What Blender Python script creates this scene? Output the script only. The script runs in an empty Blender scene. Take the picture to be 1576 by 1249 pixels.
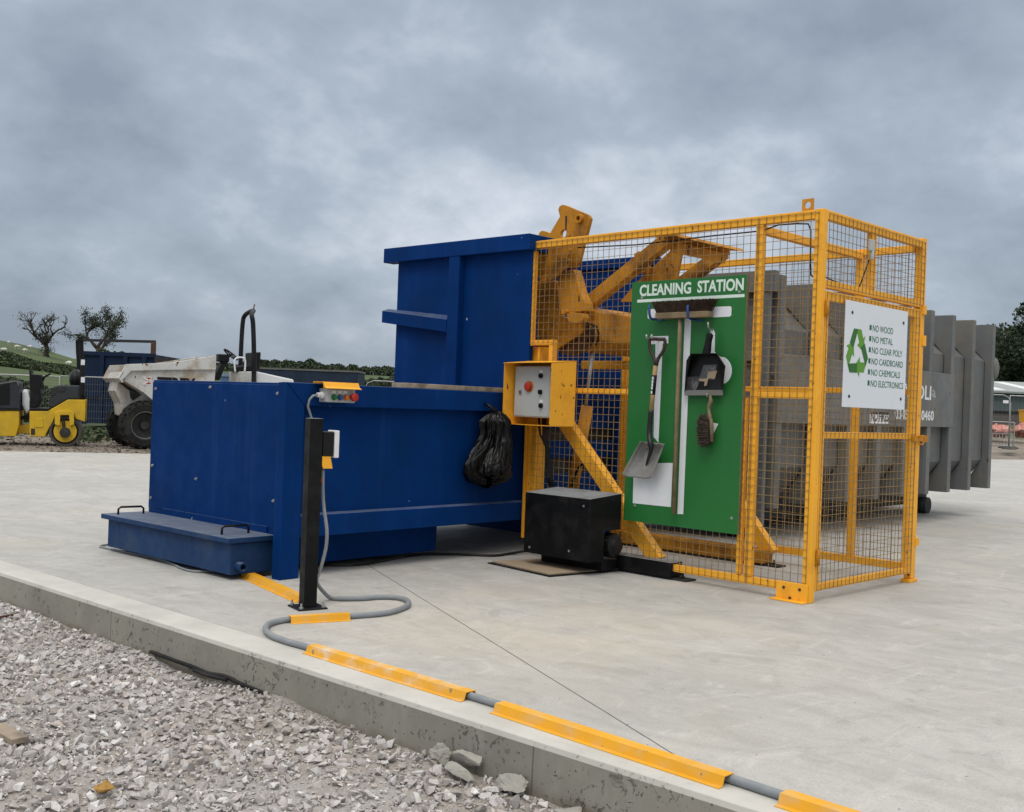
import bpy, bmesh, math, random
import numpy as np
from mathutils import Vector, Matrix, noise as mnoise

random.seed(7); RNG = np.random.default_rng(7)
S = bpy.context.scene
COL = S.collection
rad = math.radians

# ------------------------------------------------------------------ camera
PW, PH, FOC, CAMH = 1576.0, 1249.0, 1650.1, 1.25
ROLL, PITCH, YAW = -3.66576801e-02, -1.025e-3, 7.81601641e-01 - 4.4751e-02
cr, sr, cp_, sp_ = math.cos(ROLL), math.sin(ROLL), math.cos(PITCH), math.sin(PITCH)
_R = np.array([[1, 0, 0], [0, sp_, cp_], [0, -cp_, sp_]]) @ np.array([[cr, -sr, 0], [sr, cr, 0], [0, 0, 1]])
_M = np.array([[math.sin(YAW), math.cos(YAW), 0], [-math.cos(YAW), math.sin(YAW), 0], [0, 0, 1]])
MR = _M @ _R
CAM = np.array([0, 0, CAMH])
cam = bpy.data.cameras.new('camera'); cam.sensor_width = 36; cam.sensor_fit = 'HORIZONTAL'
cam.lens = FOC / PW * 36; cam.clip_start = .1; cam.clip_end = 6000
camo = bpy.data.objects.new('camera', cam); COL.objects.link(camo)
m4 = Matrix.Identity(4)
for i in range(3):
    m4[i][0] = MR[i, 0]; m4[i][1] = -MR[i, 1]; m4[i][2] = -MR[i, 2]; m4[i][3] = CAM[i]
camo.matrix_world = m4
S.camera = camo

# ------------------------------------------------------------------ world + sun
SUN_EL, SUN_AZ = 58, 205      # degrees; azimuth of the sun measured from +X, anticlockwise
W = bpy.data.worlds.new('World'); S.world = W; W.use_nodes = True
wn = W.node_tree; wn.nodes.clear()
def WN(t, **kw):
    n = wn.nodes.new(t)
    for k, v in kw.items(): setattr(n, k, v)
    return n
def wl(a, b): wn.links.new(a, b)
def wmath(op, a, b=None, c=None):
    n = WN('ShaderNodeMath', operation=op)
    for i, v in enumerate((a, b, c)):
        if v is None: continue
        if isinstance(v, (int, float)): n.inputs[i].default_value = v
        else: wl(v, n.inputs[i])
    return n.outputs[0]
sky = WN('ShaderNodeTexSky', sky_type='NISHITA', sun_disc=False, sun_elevation=rad(SUN_EL), sun_rotation=rad(90 - SUN_AZ), air_density=1.2, dust_density=2.5)
skyb = WN('ShaderNodeVectorMath', operation='SCALE'); wl(sky.outputs[0], skyb.inputs[0]); skyb.inputs[3].default_value = .10
tc = WN('ShaderNodeTexCoord')
sep = WN('ShaderNodeSeparateXYZ'); wl(tc.outputs['Generated'], sep.inputs[0])
zc = wmath('MAXIMUM', sep.outputs[2], 0.0)
den = wmath('ADD', zc, .5)
comb = WN('ShaderNodeCombineXYZ')
wl(wmath('DIVIDE', sep.outputs[0], den), comb.inputs[0]); wl(wmath('DIVIDE', sep.outputs[1], den), comb.inputs[1])
mp = WN('ShaderNodeMapping'); wl(comb.outputs[0], mp.inputs[0]); mp.inputs['Location'].default_value = (8.8, 4.3, 0); mp.inputs['Scale'].default_value = (2.5, 2.5, 1)
def wnoise(scale, det, rough, dist):
    n = WN('ShaderNodeTexNoise'); wl(mp.outputs[0], n.inputs['Vector'])
    n.inputs['Scale'].default_value = scale; n.inputs['Detail'].default_value = det
    n.inputs['Roughness'].default_value = rough; n.inputs['Distortion'].default_value = dist
    return n.outputs['Fac']
big = wnoise(.8, 2, .5, .0); mid_ = wnoise(2.3, 8, .52, .0); small_ = wnoise(5.5, 8, .58, .3)
cf = wmath('ADD', wmath('ADD', wmath('MULTIPLY', big, .50), wmath('MULTIPLY', mid_, .36)), wmath('MULTIPLY', small_, .14))
rp = WN('ShaderNodeValToRGB'); wl(cf, rp.inputs[0])
e = rp.color_ramp.elements
e[0].position = .38; e[0].color = (.275, .33, .405, 1)
e[1].position = .63; e[1].color = (.67, .72, .80, 1)
x = e.new(.51); x.color = (.40, .465, .55, 1)
mixw = WN('ShaderNodeMix', data_type='RGBA'); mixw.inputs[0].default_value = .9
wl(skyb.outputs[0], mixw.inputs[6]); wl(rp.outputs[0], mixw.inputs[7])
# overcast: the zenith is brighter than the band above the horizon
mr = WN('ShaderNodeMapRange', interpolation_type='SMOOTHSTEP'); wl(sep.outputs[2], mr.inputs[0])
for i, v in enumerate((.36, .85, 1.0, 3.1)): mr.inputs[i + 1].default_value = v
hz = WN('ShaderNodeMapRange', interpolation_type='SMOOTHSTEP'); wl(sep.outputs[2], hz.inputs[0])
for i, v in enumerate((-.02, .17, .98, 1.0)): hz.inputs[i + 1].default_value = v
vs = WN('ShaderNodeVectorMath', operation='SCALE'); wl(mixw.outputs[2], vs.inputs[0]); wl(wmath('MULTIPLY', mr.outputs[0], hz.outputs[0]), vs.inputs[3])
# towards the zenith the cloud thins to a neutral white
zt = WN('ShaderNodeMapRange', interpolation_type='SMOOTHSTEP'); wl(sep.outputs[2], zt.inputs[0])
for i, v in enumerate((.36, .70, 0.0, 1.0)): zt.inputs[i + 1].default_value = v
zm = WN('ShaderNodeMix', data_type='RGBA'); wl(zt.outputs[0], zm.inputs[0]); wl(vs.outputs[0], zm.inputs[6]); zm.inputs[7].default_value = (1.36, 1.34, 1.29, 1)
bg = WN('ShaderNodeBackground'); wl(zm.outputs[2], bg.inputs[0]); bg.inputs[1].default_value = 1.0
wo = WN('ShaderNodeOutputWorld'); wl(bg.outputs[0], wo.inputs[0])
sun = bpy.data.lights.new('sun', 'SUN'); sun.energy = 1.1; sun.angle = rad(25); sun.color = (1, .96, .9)
suno = bpy.data.objects.new('sun', sun); COL.objects.link(suno)
sd = Vector((math.cos(rad(SUN_AZ)) * math.cos(rad(SUN_EL)), math.sin(rad(SUN_AZ)) * math.cos(rad(SUN_EL)), math.sin(rad(SUN_EL))))
suno.rotation_euler = (-sd).to_track_quat('-Z', 'Y').to_euler()
S.view_settings.view_transform = 'Standard'; S.view_settings.look = 'None'
S.view_settings.exposure = 0.08; S.view_settings.gamma = 1.0
S.render.engine = 'CYCLES'; S.cycles.use_denoising = True; S.cycles.max_bounces = 8

# ------------------------------------------------------------------ frames: real places that pixels of the photo fall on
def ray(px, py): return MR @ np.array([(px - PW / 2) / FOC, (py - PH / 2) / FOC, 1.0])
class Frame:
    def __init__(s, origin, rz):
        s.o = np.array(origin, float); s.rz = rz
        c, k = math.cos(rz), math.sin(rz)
        s.A = np.array([[c, -k, 0], [k, c, 0], [0, 0, 1.0]])
    def w(s, p): return s.o + s.A @ np.array(p, float)
    def on(s, axis, off, px, py):
        d = s.A.T @ ray(px, py); c = s.A.T @ (CAM - s.o)
        i = 'xyz'.index(axis); t = (off - c[i]) / d[i]
        return c + t * d
WORLD = Frame((0, 0, 0), 0)
CAGE = Frame((6.643, 3.291, 0), -4.4751e-02)          # local x: depth of the cage, y: its long side, z up
VIEW = Frame((0, 0, 0), YAW - math.pi / 2)   # local x: to the right, y: away
def front(px, py, v=0.0): return CAGE.on('x', v, px, py)
def bgp(px, py, D): return VIEW.on('y', D, px, py)
def grd(px, py, z=0.0): return WORLD.on('z', z, px, py)

# ------------------------------------------------------------------ mesh helper
OFF = {}
FRM = {}
class MB:
    def __init__(s): s.v = []; s.f = []; s.mi = []; s.m = 0; s.sm = []; s.smooth = False
    def add(s, verts, faces):
        b = len(s.v); s.v += [tuple(map(float, p)) for p in verts]
        for f in faces: s.f.append([b + i for i in f]); s.mi.append(s.m); s.sm.append(s.smooth)
        return s
    def box(s, x0, x1, y0, y1, z0, z1):
        v = [(x, y, z) for z in (z0, z1) for y in (y0, y1) for x in (x0, x1)]
        return s.add(v, [(0, 2, 3, 1), (4, 5, 7, 6), (0, 1, 5, 4), (2, 6, 7, 3), (0, 4, 6, 2), (1, 3, 7, 5)])
    def prism(s, poly, fn, t0, t1):
        n = len(poly)
        v = [fn(a, b, t0) for a, b in poly] + [fn(a, b, t1) for a, b in poly]
        return s.add(v, [list(range(n))[::-1], list(range(n, 2 * n))] + [(i, (i + 1) % n, n + (i + 1) % n, n + i) for i in range(n)])
    def beam(s, p0, p1, w, h, up=(0, 0, 1)):
        p0 = np.array(p0, float); p1 = np.array(p1, float); d = p1 - p0; d /= np.linalg.norm(d)
        a = np.cross(d, up); a /= np.linalg.norm(a); b = np.cross(a, d)
        v = [p + a * i * w / 2 + b * j * h / 2 for p in (p0, p1) for j in (-1, 1) for i in (-1, 1)]
        return s.add(v, [(0, 2, 3, 1), (4, 5, 7, 6), (0, 1, 5, 4), (2, 6, 7, 3), (0, 4, 6, 2), (1, 3, 7, 5)])
    def tube(s, pts, r, n=10, closed=False, caps=True):
        pts = [np.array(p, float) for p in pts]; k = len(pts)
        rs = r if isinstance(r, (list, tuple)) else [r] * k
        v = []; prev = None
        for i in range(k):
            if closed: t = pts[(i + 1) % k] - pts[i - 1]
            else: t = pts[min(i + 1, k - 1)] - pts[max(i - 1, 0)]
            t = t / (np.linalg.norm(t) + 1e-9)
            if prev is None:
                a = np.cross(t, (0, 0, 1)); a = np.cross(t, (1, 0, 0)) if np.linalg.norm(a) < .1 else a
            else: a = prev - t * (prev @ t)
            a /= np.linalg.norm(a); prev = a; b = np.cross(t, a)
            for j in range(n):
                q = 2 * math.pi * j / n
                v.append(pts[i] + rs[i] * (math.cos(q) * a + math.sin(q) * b))
        f = []
        for i in range(k if closed else k - 1):
            for j in range(n):
                f.append((i * n + j, i * n + (j + 1) % n, ((i + 1) % k) * n + (j + 1) % n, ((i + 1) % k) * n + j))
        o = s.smooth; s.smooth = True; b0 = len(s.v); s.add(v, f)
        if caps and not closed:
            s.smooth = False; s.add(v[:n], [list(range(n))[::-1]]); s.add(v[-n:], [list(range(n))])
        s.smooth = o
        return s
    def cyl(s, p0, p1, r, n=16): return s.tube([p0, p1], r, n)
    def lathe(s, c, axis, prof, n=24):
        ax = np.array(axis, float); ax /= np.linalg.norm(ax)
        a = np.cross(ax, (0, 0, 1)); a = np.cross(ax, (1, 0, 0)) if np.linalg.norm(a) < .1 else a
        a /= np.linalg.norm(a); b = np.cross(ax, a); c = np.array(c, float); v = []; k = len(prof)
        for h, r in prof:
            for j in range(n):
                q = 2 * math.pi * j / n; v.append(c + ax * h + max(r, 1e-4) * (math.cos(q) * a + math.sin(q) * b))
        f = [(i * n + j, i * n + (j + 1) % n, (i + 1) * n + (j + 1) % n, (i + 1) * n + j) for i in range(k - 1) for j in range(n)]
        return s.add(v, f)
    def sphere(s, c, r, n=12):
        prof = [(-math.cos(math.pi * i / n), math.sin(math.pi * i / n)) for i in range(n + 1)]
        rr = r if isinstance(r, (tuple, list)) else (r, r, r); c = np.array(c, float); v = []
        for h, q in prof:
            for j in range(n): a = 2 * math.pi * j / n; v.append(c + np.array([q * math.cos(a) * rr[0], q * math.sin(a) * rr[1], h * rr[2]]))
        f = [(i * n + j, i * n + (j + 1) % n, (i + 1) * n + (j + 1) % n, (i + 1) * n + j) for i in range(n) for j in range(n)]
        o = s.smooth; s.smooth = True; s.add(v, f); s.smooth = o
        return s
    def grid(s, P):
        n, m = len(P), len(P[0]); v = [p for r_ in P for p in r_]
        return s.add(v, [(i * m + j, i * m + j + 1, (i + 1) * m + j + 1, (i + 1) * m + j) for i in range(n - 1) for j in range(m - 1)])
    def build(s, name, mats, parent=None, bevel=0, frame=None, base=None, solid=0, recalc=True):
        if not isinstance(mats, (list, tuple)): mats = [mats]
        off = np.array(OFF[parent.name] if parent else (base if base is not None else (0, 0, 0)), float)
        me = bpy.data.meshes.new(name)
        me.from_pydata([(p[0] - off[0], p[1] - off[1], p[2] - off[2]) for p in s.v], [], s.f)
        for m in mats: me.materials.append(m)
        me.polygons.foreach_set('material_index', s.mi); me.polygons.foreach_set('use_smooth', s.sm)
        if recalc:
            bm = bmesh.new(); bm.from_mesh(me); bmesh.ops.remove_doubles(bm, verts=bm.verts, dist=1e-5)
            bmesh.ops.recalc_face_normals(bm, faces=bm.faces); bm.to_mesh(me); bm.free()
        me.update()
        o = bpy.data.objects.new(name, me); COL.objects.link(o)
        if parent: o.parent = parent; FRM[o.name] = FRM[parent.name]
        else:
            fr = frame or WORLD; o.location = fr.w(off); o.rotation_euler = (0, 0, fr.rz); FRM[o.name] = fr
        OFF[o.name] = off
        if bevel:
            b = o.modifiers.new('bevel', 'BEVEL'); b.width = bevel; b.segments = 2; b.limit_method = 'ANGLE'; b.angle_limit = rad(40)
        if solid:
            b = o.modifiers.new('solid', 'SOLIDIFY'); b.thickness = solid
        return o
def tag(o, label=None, cat=None, group=None, kind=None):
    if label: o['label'] = label
    if cat: o['category'] = cat
    if group: o['group'] = group
    if kind: o['kind'] = kind
    return o
def thing(name, label, cat, frame=WORLD, base=(0, 0, 0), group=None):
    o = bpy.data.objects.new(name, None); COL.objects.link(o); o.empty_display_size = .2
    o.location = frame.w(base); o.rotation_euler = (0, 0, frame.rz)
    OFF[o.name] = np.array(base, float); FRM[o.name] = frame
    return tag(o, label, cat, group)
def text(s, size, mat, parent, name, o, ax, ay, sx=1.0, bold=0.0, ext=.0012, centre=False, spacing=1.0):
    cu = bpy.data.curves.new('t', 'FONT'); cu.body = s; cu.size = size; cu.extrude = ext; cu.offset = bold; cu.resolution_u = 3; cu.space_character = spacing
    to = bpy.data.objects.new('t', cu); COL.objects.link(to); bpy.context.view_layer.update()
    me = bpy.data.meshes.new_from_object(to.evaluated_get(bpy.context.evaluated_depsgraph_get()))
    bpy.data.objects.remove(to)
    mb = MB(); ax = np.array(ax, float); ay = np.array(ay, float); az = np.cross(ax, ay); o = np.array(o, float)
    vs = [np.array(v.co) for v in me.vertices]
    cx = (max(v[0] for v in vs) + min(v[0] for v in vs)) / 2 if centre else 0
    mb.add([o + ax * (v[0] - cx) * sx + ay * v[1] + az * v[2] for v in vs], [list(p.vertices) for p in me.polygons])
    w = max(v[0] for v in vs) * sx
    ob = mb.build(name, mat, parent)
    return ob, w

# ------------------------------------------------------------------ materials
def M_(name):
    m = bpy.data.materials.new(name); m.use_nodes = True
    return m, m.node_tree, m.node_tree.nodes['Principled BSDF']
class NT:
    def __init__(s, nt, coord='Object'):
        s.t = nt; s.tc = nt.nodes.new('ShaderNodeTexCoord'); s.geo = None; s.vec = s.tc.outputs[coord] if coord != 'World' else s.g('Position')
    def g(s, k):
        if s.geo is None: s.geo = s.t.nodes.new('ShaderNodeNewGeometry')
        return s.geo.outputs[k]
    def l(s, a, b): s.t.links.new(a, b)
    def put(s, v, i):
        if hasattr(v, 'is_output'): s.l(v, i)
        else: i.default_value = v
    def noise(s, scale, det=5, rough=.55, dist=0, vec=None, stretch=None):
        n = s.t.nodes.new('ShaderNodeTexNoise'); v = vec or s.vec
        if stretch:
            mp = s.t.nodes.new('ShaderNodeMapping'); s.l(v, mp.inputs[0]); mp.inputs['Scale'].default_value = stretch[:3]
            if len(stretch) > 3: mp.inputs['Rotation'].default_value = (0, 0, stretch[3])
            v = mp.outputs[0]
        s.l(v, n.inputs['Vector']); n.inputs['Scale'].default_value = scale; n.inputs['Detail'].default_value = det
        n.inputs['Roughness'].default_value = rough; n.inputs['Distortion'].default_value = dist
        return n.outputs['Fac']
    def voro(s, scale, feat='F1', out='Distance', rnd=1.0):
        n = s.t.nodes.new('ShaderNodeTexVoronoi'); s.l(s.vec, n.inputs['Vector']); n.feature = feat; n.inputs['Scale'].default_value = scale; n.inputs['Randomness'].default_value = rnd
        return n.outputs[out]
    def rng(s, v, a, b, c=0.0, d=1.0):
        n = s.t.nodes.new('ShaderNodeMapRange'); n.interpolation_type = 'SMOOTHSTEP'; s.put(v, n.inputs[0])
        for i, q in enumerate((a, b, c, d)): n.inputs[i + 1].default_value = q
        return n.outputs[0]
    def m(s, op, a, b=0.0, c=None):
        n = s.t.nodes.new('ShaderNodeMath'); n.operation = op; s.put(a, n.inputs[0]); s.put(b, n.inputs[1])
        if c is not None: s.put(c, n.inputs[2])
        return n.outputs[0]
    def mix(s, f, a, b, mode='MIX'):
        n = s.t.nodes.new('ShaderNodeMix'); n.data_type = 'RGBA'; n.blend_type = mode
        s.put(f, n.inputs[0])
        for q, i in ((a, 6), (b, 7)):
            if isinstance(q, tuple) and len(q) == 3: q = q + (1,)
            s.put(q, n.inputs[i])
        return n.outputs[2]
    def xyz(s, v):
        n = s.t.nodes.new('ShaderNodeSeparateXYZ'); s.l(v, n.inputs[0]); return n.outputs
    def bump(s, h, strength, dist, bsdf, prev=None):
        n = s.t.nodes.new('ShaderNodeBump'); s.put(h, n.inputs['Height']); n.inputs['Strength'].default_value = strength; n.inputs['Distance'].default_value = dist
        if prev: s.l(prev, n.inputs['Normal'])
        s.l(n.outputs[0], bsdf.inputs['Normal']); return n.outputs[0]
def paint(name, col, rough=.45, metal=0.0, var=.25, scale=2.5, grime=None, grime_amt=.5, grime_scale=3.0, chip=None, chip_t=.74, chip_scale=14, streak=0, bump=.15, bscale=25, dust=0, coat=0, spec=.3):
    m, t, b = M_(name); n = NT(t)
    d = tuple(c * (1 - var) for c in col)
    c = n.mix(n.rng(n.noise(scale, 4), .3, .7), d, col)
    if streak:
        c = n.mix(n.rng(n.noise(9, 4, .6, stretch=(1, 1, .06)), .52, .75, 0, streak), c, tuple(min(1, x_ * 1.35 + .03) for x_ in col))
    r = n.rng(n.noise(scale * 5, 5), .3, .7, rough - .08, rough + .14)
    if grime:
        g = n.m('MULTIPLY', n.rng(n.noise(grime_scale, 8, .65), .45, .68), grime_amt); c = n.mix(g, c, grime)
        r = n.m('MAXIMUM', r, n.m('MULTIPLY', g, .9))
    if chip:
        c = n.mix(n.rng(n.noise(chip_scale, 3, .5, 0, stretch=(1, 1, .6)), chip_t, chip_t + .02), c, chip)
    if dust:
        nz_ = n.xyz(n.g('Normal'))[2]
        c = n.mix(n.m('MULTIPLY', n.rng(nz_, .6, .95), n.rng(n.noise(6, 6, .7), .2, .7, dust * .5, dust)), c, (.30, .32, .34))
    n.put(c, b.inputs['Base Color']); n.put(r, b.inputs['Roughness']); b.inputs['Metallic'].default_value = metal
    b.inputs['Specular IOR Level'].default_value = spec
    if coat: b.inputs['Coat Weight'].default_value = coat
    if bump: n.bump(n.noise(bscale, 5), bump, .004, b)
    return m
blue = paint('blue_paint', (.0014, .032, .152), .58, spec=.06, var=.22, scale=1.3, grime=(.002, .022, .09), grime_amt=.6, grime_scale=1.6, chip=(.42, .47, .55), chip_t=.748, chip_scale=12, streak=.16, dust=.3)
blue_dusty = paint('dusty_blue_paint', (.012, .045, .13), .55, spec=.15, var=.25, scale=2, grime=(.045, .062, .095), grime_amt=.5, grime_scale=4, chip=(.45, .48, .5), chip_t=.75, chip_scale=14, dust=.45)
yellow = paint('yellow_paint', (.93, .44, .03), .45, var=.12, scale=3, grime=(.5, .21, .02), grime_amt=.4, grime_scale=6, chip=(.17, .065, .025), chip_t=.695, chip_scale=24)
yellow_old = paint('worn_yellow_paint', (.56, .24, .018), .55, spec=.2, var=.3, scale=3, grime=(.10, .045, .016), grime_amt=.85, grime_scale=2.4, chip=(.10, .035, .015), chip_t=.68, chip_scale=12, streak=.2)
yellow_cover = paint('cable_cover_paint', (.76, .37, .018), .5, var=.12, scale=3, grime=(.5, .42, .3), grime_amt=.35, grime_scale=7, chip=(.3, .2, .1), chip_t=.72, chip_scale=30)
yellow_faded = paint('faded_cover_paint', (.74, .37, .03), .55, var=.12, scale=3, grime=(.62, .55, .45), grime_amt=.85, grime_scale=5, chip=(.3, .2, .1), chip_t=.7, chip_scale=30)
yellow_roller = paint('roller_yellow', (.66, .42, .02), .4, var=.15, grime=(.3, .2, .05), grime_amt=.4)
wire_mat = paint('mesh_wire_paint', (.31, .205, .085), .5, var=.3, scale=8, grime=(.15, .08, .03), grime_amt=.6, grime_scale=9, bump=0)
black = paint('black_paint', (.0035, .0038, .0045), .5, var=.3, grime=(.022, .021, .02), grime_amt=.5, grime_scale=5, chip=(.3, .3, .3), chip_t=.745, chip_scale=16, dust=.8, spec=.2)
blackp = paint('black_plastic', (.006, .006, .007), .45, var=.3, grime=(.03, .03, .03), grime_amt=.3, spec=.25)
rubber = paint('rubber', (.010, .010, .010), .75, var=.3, grime=(.06, .055, .05), grime_amt=.5, bump=.3)
greybox = paint('grey_enclosure', (.44, .46, .45), .45, var=.08, grime=(.3, .3, .28), grime_amt=.25, grime_scale=5)
white = paint('white_paint', (.72, .73, .74), .45, var=.05, grime=(.5, .49, .46), grime_amt=.3, grime_scale=3)
white_vinyl = paint('white_vinyl', (.72, .74, .77), .4, var=.05, grime=(.55, .55, .55), grime_amt=.2, bump=.03)
dirty_white = paint('dirty_white_paint', (.55, .55, .53), .5, var=.12, grime=(.30, .22, .13), grime_amt=.85, grime_scale=2.2, chip=(.13, .06, .03), chip_t=.68, chip_scale=9)
green = paint('green_board', (.020, .150, .033), .38, chip=(.16, .30, .18), chip_t=.765, chip_scale=9, var=.12, scale=1.2, grime=(.03, .13, .05), grime_amt=.3, bump=.04, streak=.08)
signw = paint('sign_white', (.70, .73, .77), .4, var=.04, grime=(.55, .56, .58), grime_amt=.15, bump=.02)
textw = paint('text_white', (.66, .76, .68), .45, var=.05, bump=0)
textg = paint('text_green', (.01, .13, .06), .5, var=.1, bump=0)
leafg = paint('symbol_green', (.11, .30, .025), .45, var=.1, bump=0)
leafd = paint('symbol_dark_green', (.025, .14, .015), .45, var=.1, bump=0)
grey_steel = paint('grey_container_paint', (.135, .14, .14), .5, var=.2, scale=1.2, grime=(.19, .165, .125), grime_amt=.6, grime_scale=1.6, chip=(.075, .045, .03), chip_t=.70, chip_scale=8, streak=.35)
dark_steel = paint('dark_under_steel', (.03, .03, .03), .6, var=.3, grime=(.08, .07, .06), grime_amt=.4)
steel = paint('galvanised', (.42, .43, .43), .38, metal=.6, var=.2, grime=(.25, .22, .2), grime_amt=.3, grime_scale=8)
shovel_steel = paint('shovel_steel', (.36, .355, .34), .5, metal=.3, var=.25, scale=6, grime=(.22, .2, .17), grime_amt=.6, grime_scale=9)
socket = paint('dark_socket', (.03, .032, .035), .35, metal=.4, var=.2)
dgrip = paint('brown_plastic', (.045, .028, .024), .4, var=.2)
wood = paint('pale_wood', (.42, .29, .13), .6, var=.25, scale=9, bump=.2)
wood_old = paint('old_wood', (.24, .175, .10), .7, var=.35, scale=10, grime=(.1, .08, .05), grime_amt=.5, bump=.3)
plankm = paint('plank_wood', (.38, .31, .23), .8, var=.35, scale=6, grime=(.1, .085, .07), grime_amt=.8, grime_scale=5, bump=.5)
card = paint('cardboard', (.34, .26, .18), .85, var=.15, grime=(.22, .17, .12), grime_amt=.5)
bristle = paint('bristle', (.045, .026, .016), .85, var=.5, scale=30, bump=0)
bristle2 = paint('grey_bristle', (.075, .055, .042), .85, var=.5, scale=40, bump=0)
bluehook = paint('blue_hook', (.02, .07, .22), .4)
red = paint('red_button', (.42, .03, .02), .35, var=.1, bump=0)
greenb = paint('green_button', (.02, .16, .05), .35, bump=0)
blueb = paint('blue_button', (.03, .10, .28), .35, bump=0)
orangeb = paint('orange_button', (.62, .17, .02), .35, bump=0)
conduit_m = paint('grey_conduit', (.22, .24, .26), .5, var=.15, grime=(.35, .33, .3), grime_amt=.4, grime_scale=8)
navy = paint('navy_paint', (.005, .018, .052), .5, var=.25, grime=(.012, .018, .026), grime_amt=.5, spec=.2)
navy_tarp = paint('navy_tarp', (.017, .03, .06), .7, var=.3, scale=1.5, bump=.4, bscale=4)
rust = paint('rust', (.13, .06, .035), .85, var=.4, scale=4)
rimm = paint('rim_steel', (.16, .16, .15), .5, var=.2, grime=(.1, .08, .06), grime_amt=.6)
bark = paint('bark', (.05, .04, .03), .9, var=.4, scale=2, bump=.5)
bagm = paint('bin_bag_plastic', (.004, .004, .0045), .30, var=.3, bump=.5, bscale=14, spec=.28)
pinkm = paint('pink_netting', (.5, .2, .16), .8, var=.4, scale=6, grime=(.6, .45, .4), grime_amt=.6)
brickm = paint('buff_brick', (.42, .24, .07), .9, var=.25, scale=20, bump=.6)
wool = paint('wool', (.62, .6, .54), .95, var=.1)
glassd = paint('dark_glass', (.03, .04, .05), .15, bump=0)

def leafmat(name, c1, c2, c3):
    m, t, b = M_(name); n = NT(t, 'World')
    at = t.nodes.new('ShaderNodeAttribute'); at.attribute_name = 'tone'
    c = n.mix(at.outputs['Fac'], c1, c2); c = n.mix(n.rng(n.noise(.35, 3), .45, .7), c, c3)
    n.put(c, b.inputs['Base Color']); b.inputs['Roughness'].default_value = .75
    return m
leaf_dark = leafmat('dark_leaves', (.016, .028, .012), (.035, .055, .02), (.022, .04, .016))
leaf_mid = leafmat('hedge_leaves', (.028, .048, .017), (.055, .082, .028), (.045, .06, .026))
leaf_tree = leafmat('oak_leaves', (.022, .034, .017), (.045, .062, .028), (.035, .045, .022))

# concrete slab, kerb, gravel, dirt
def concrete():
    m, t, b = M_('slab_concrete'); n = NT(t, 'World')
    c = n.mix(n.rng(n.noise(.55, 6, .6), .3, .7), (.475, .462, .438), (.395, .385, .365))
    c = n.mix(n.rng(n.noise(.7, 5, .6, 1.2), .52, .72, 0, .55), c, (.50, .455, .375))
    st = n.noise(2.6, 9, .68, 1.6, stretch=(1.0, .42, 1, .5)); c = n.mix(n.rng(st, .38, .66, 0, .6), c, (.325, .313, .292)); c = n.mix(n.rng(n.noise(9, 8, .74, 1.2, stretch=(1, .6, 1, .9)), .46, .66, 0, .4), c, (.31, .30, .28))
    st2 = n.noise(3.6, 9, .7, 2.4, stretch=(.45, 1.0, 1, -.35)); c = n.mix(n.rng(st2, .52, .70, 0, .5), c, (.555, .54, .51))
    sw = n.noise(1.6, 9, .7, 2.5); c = n.mix(n.rng(sw, .55, .66, 0, .45), c, (.27, .26, .24))
    c = n.mix(n.rng(n.noise(90, 4, .6), .35, .75, 0, .35), c, (.22, .21, .19))
    c = n.mix(n.rng(n.noise(26, 2, .5), .735, .755, 0, .8), c, (.12, .105, .09))
    # tan wash near the joint
    vm = t.nodes.new('ShaderNodeVectorMath'); vm.operation = 'DISTANCE'; n.l(n.g('Position'), vm.inputs[0]); vm.inputs[1].default_value = (4.7, 3.9, 0)
    c = n.mix(n.m('MULTIPLY', n.rng(vm.outputs['Value'], .4, 2.0, .3, 0), n.rng(n.noise(1.3, 5), .3, .6)), c, (.52, .44, .33))
    # saw-cut joint
    dt = t.nodes.new('ShaderNodeVectorMath'); dt.operation = 'DOT_PRODUCT'; n.l(n.g('Position'), dt.inputs[0]); dt.inputs[1].default_value = (.899, -.438, 0)
    j = n.m('ABSOLUTE', n.m('SUBTRACT', n.m('ADD', dt.outputs['Value'], n.m('MULTIPLY', n.noise(8, 4), .006)), 2.043))
    c = n.mix(n.rng(j, .0022, .0048, .92, 0), c, (.06, .055, .05))
    n.put(c, b.inputs['Base Color']); n.put(n.rng(n.noise(3, 6), .3, .7, .62, .85), b.inputs['Roughness'])
    p = n.bump(st, .35, .006, b); n.bump(n.noise(120, 3), .2, .002, b, p)
    return m
slab_m = concrete()
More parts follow.
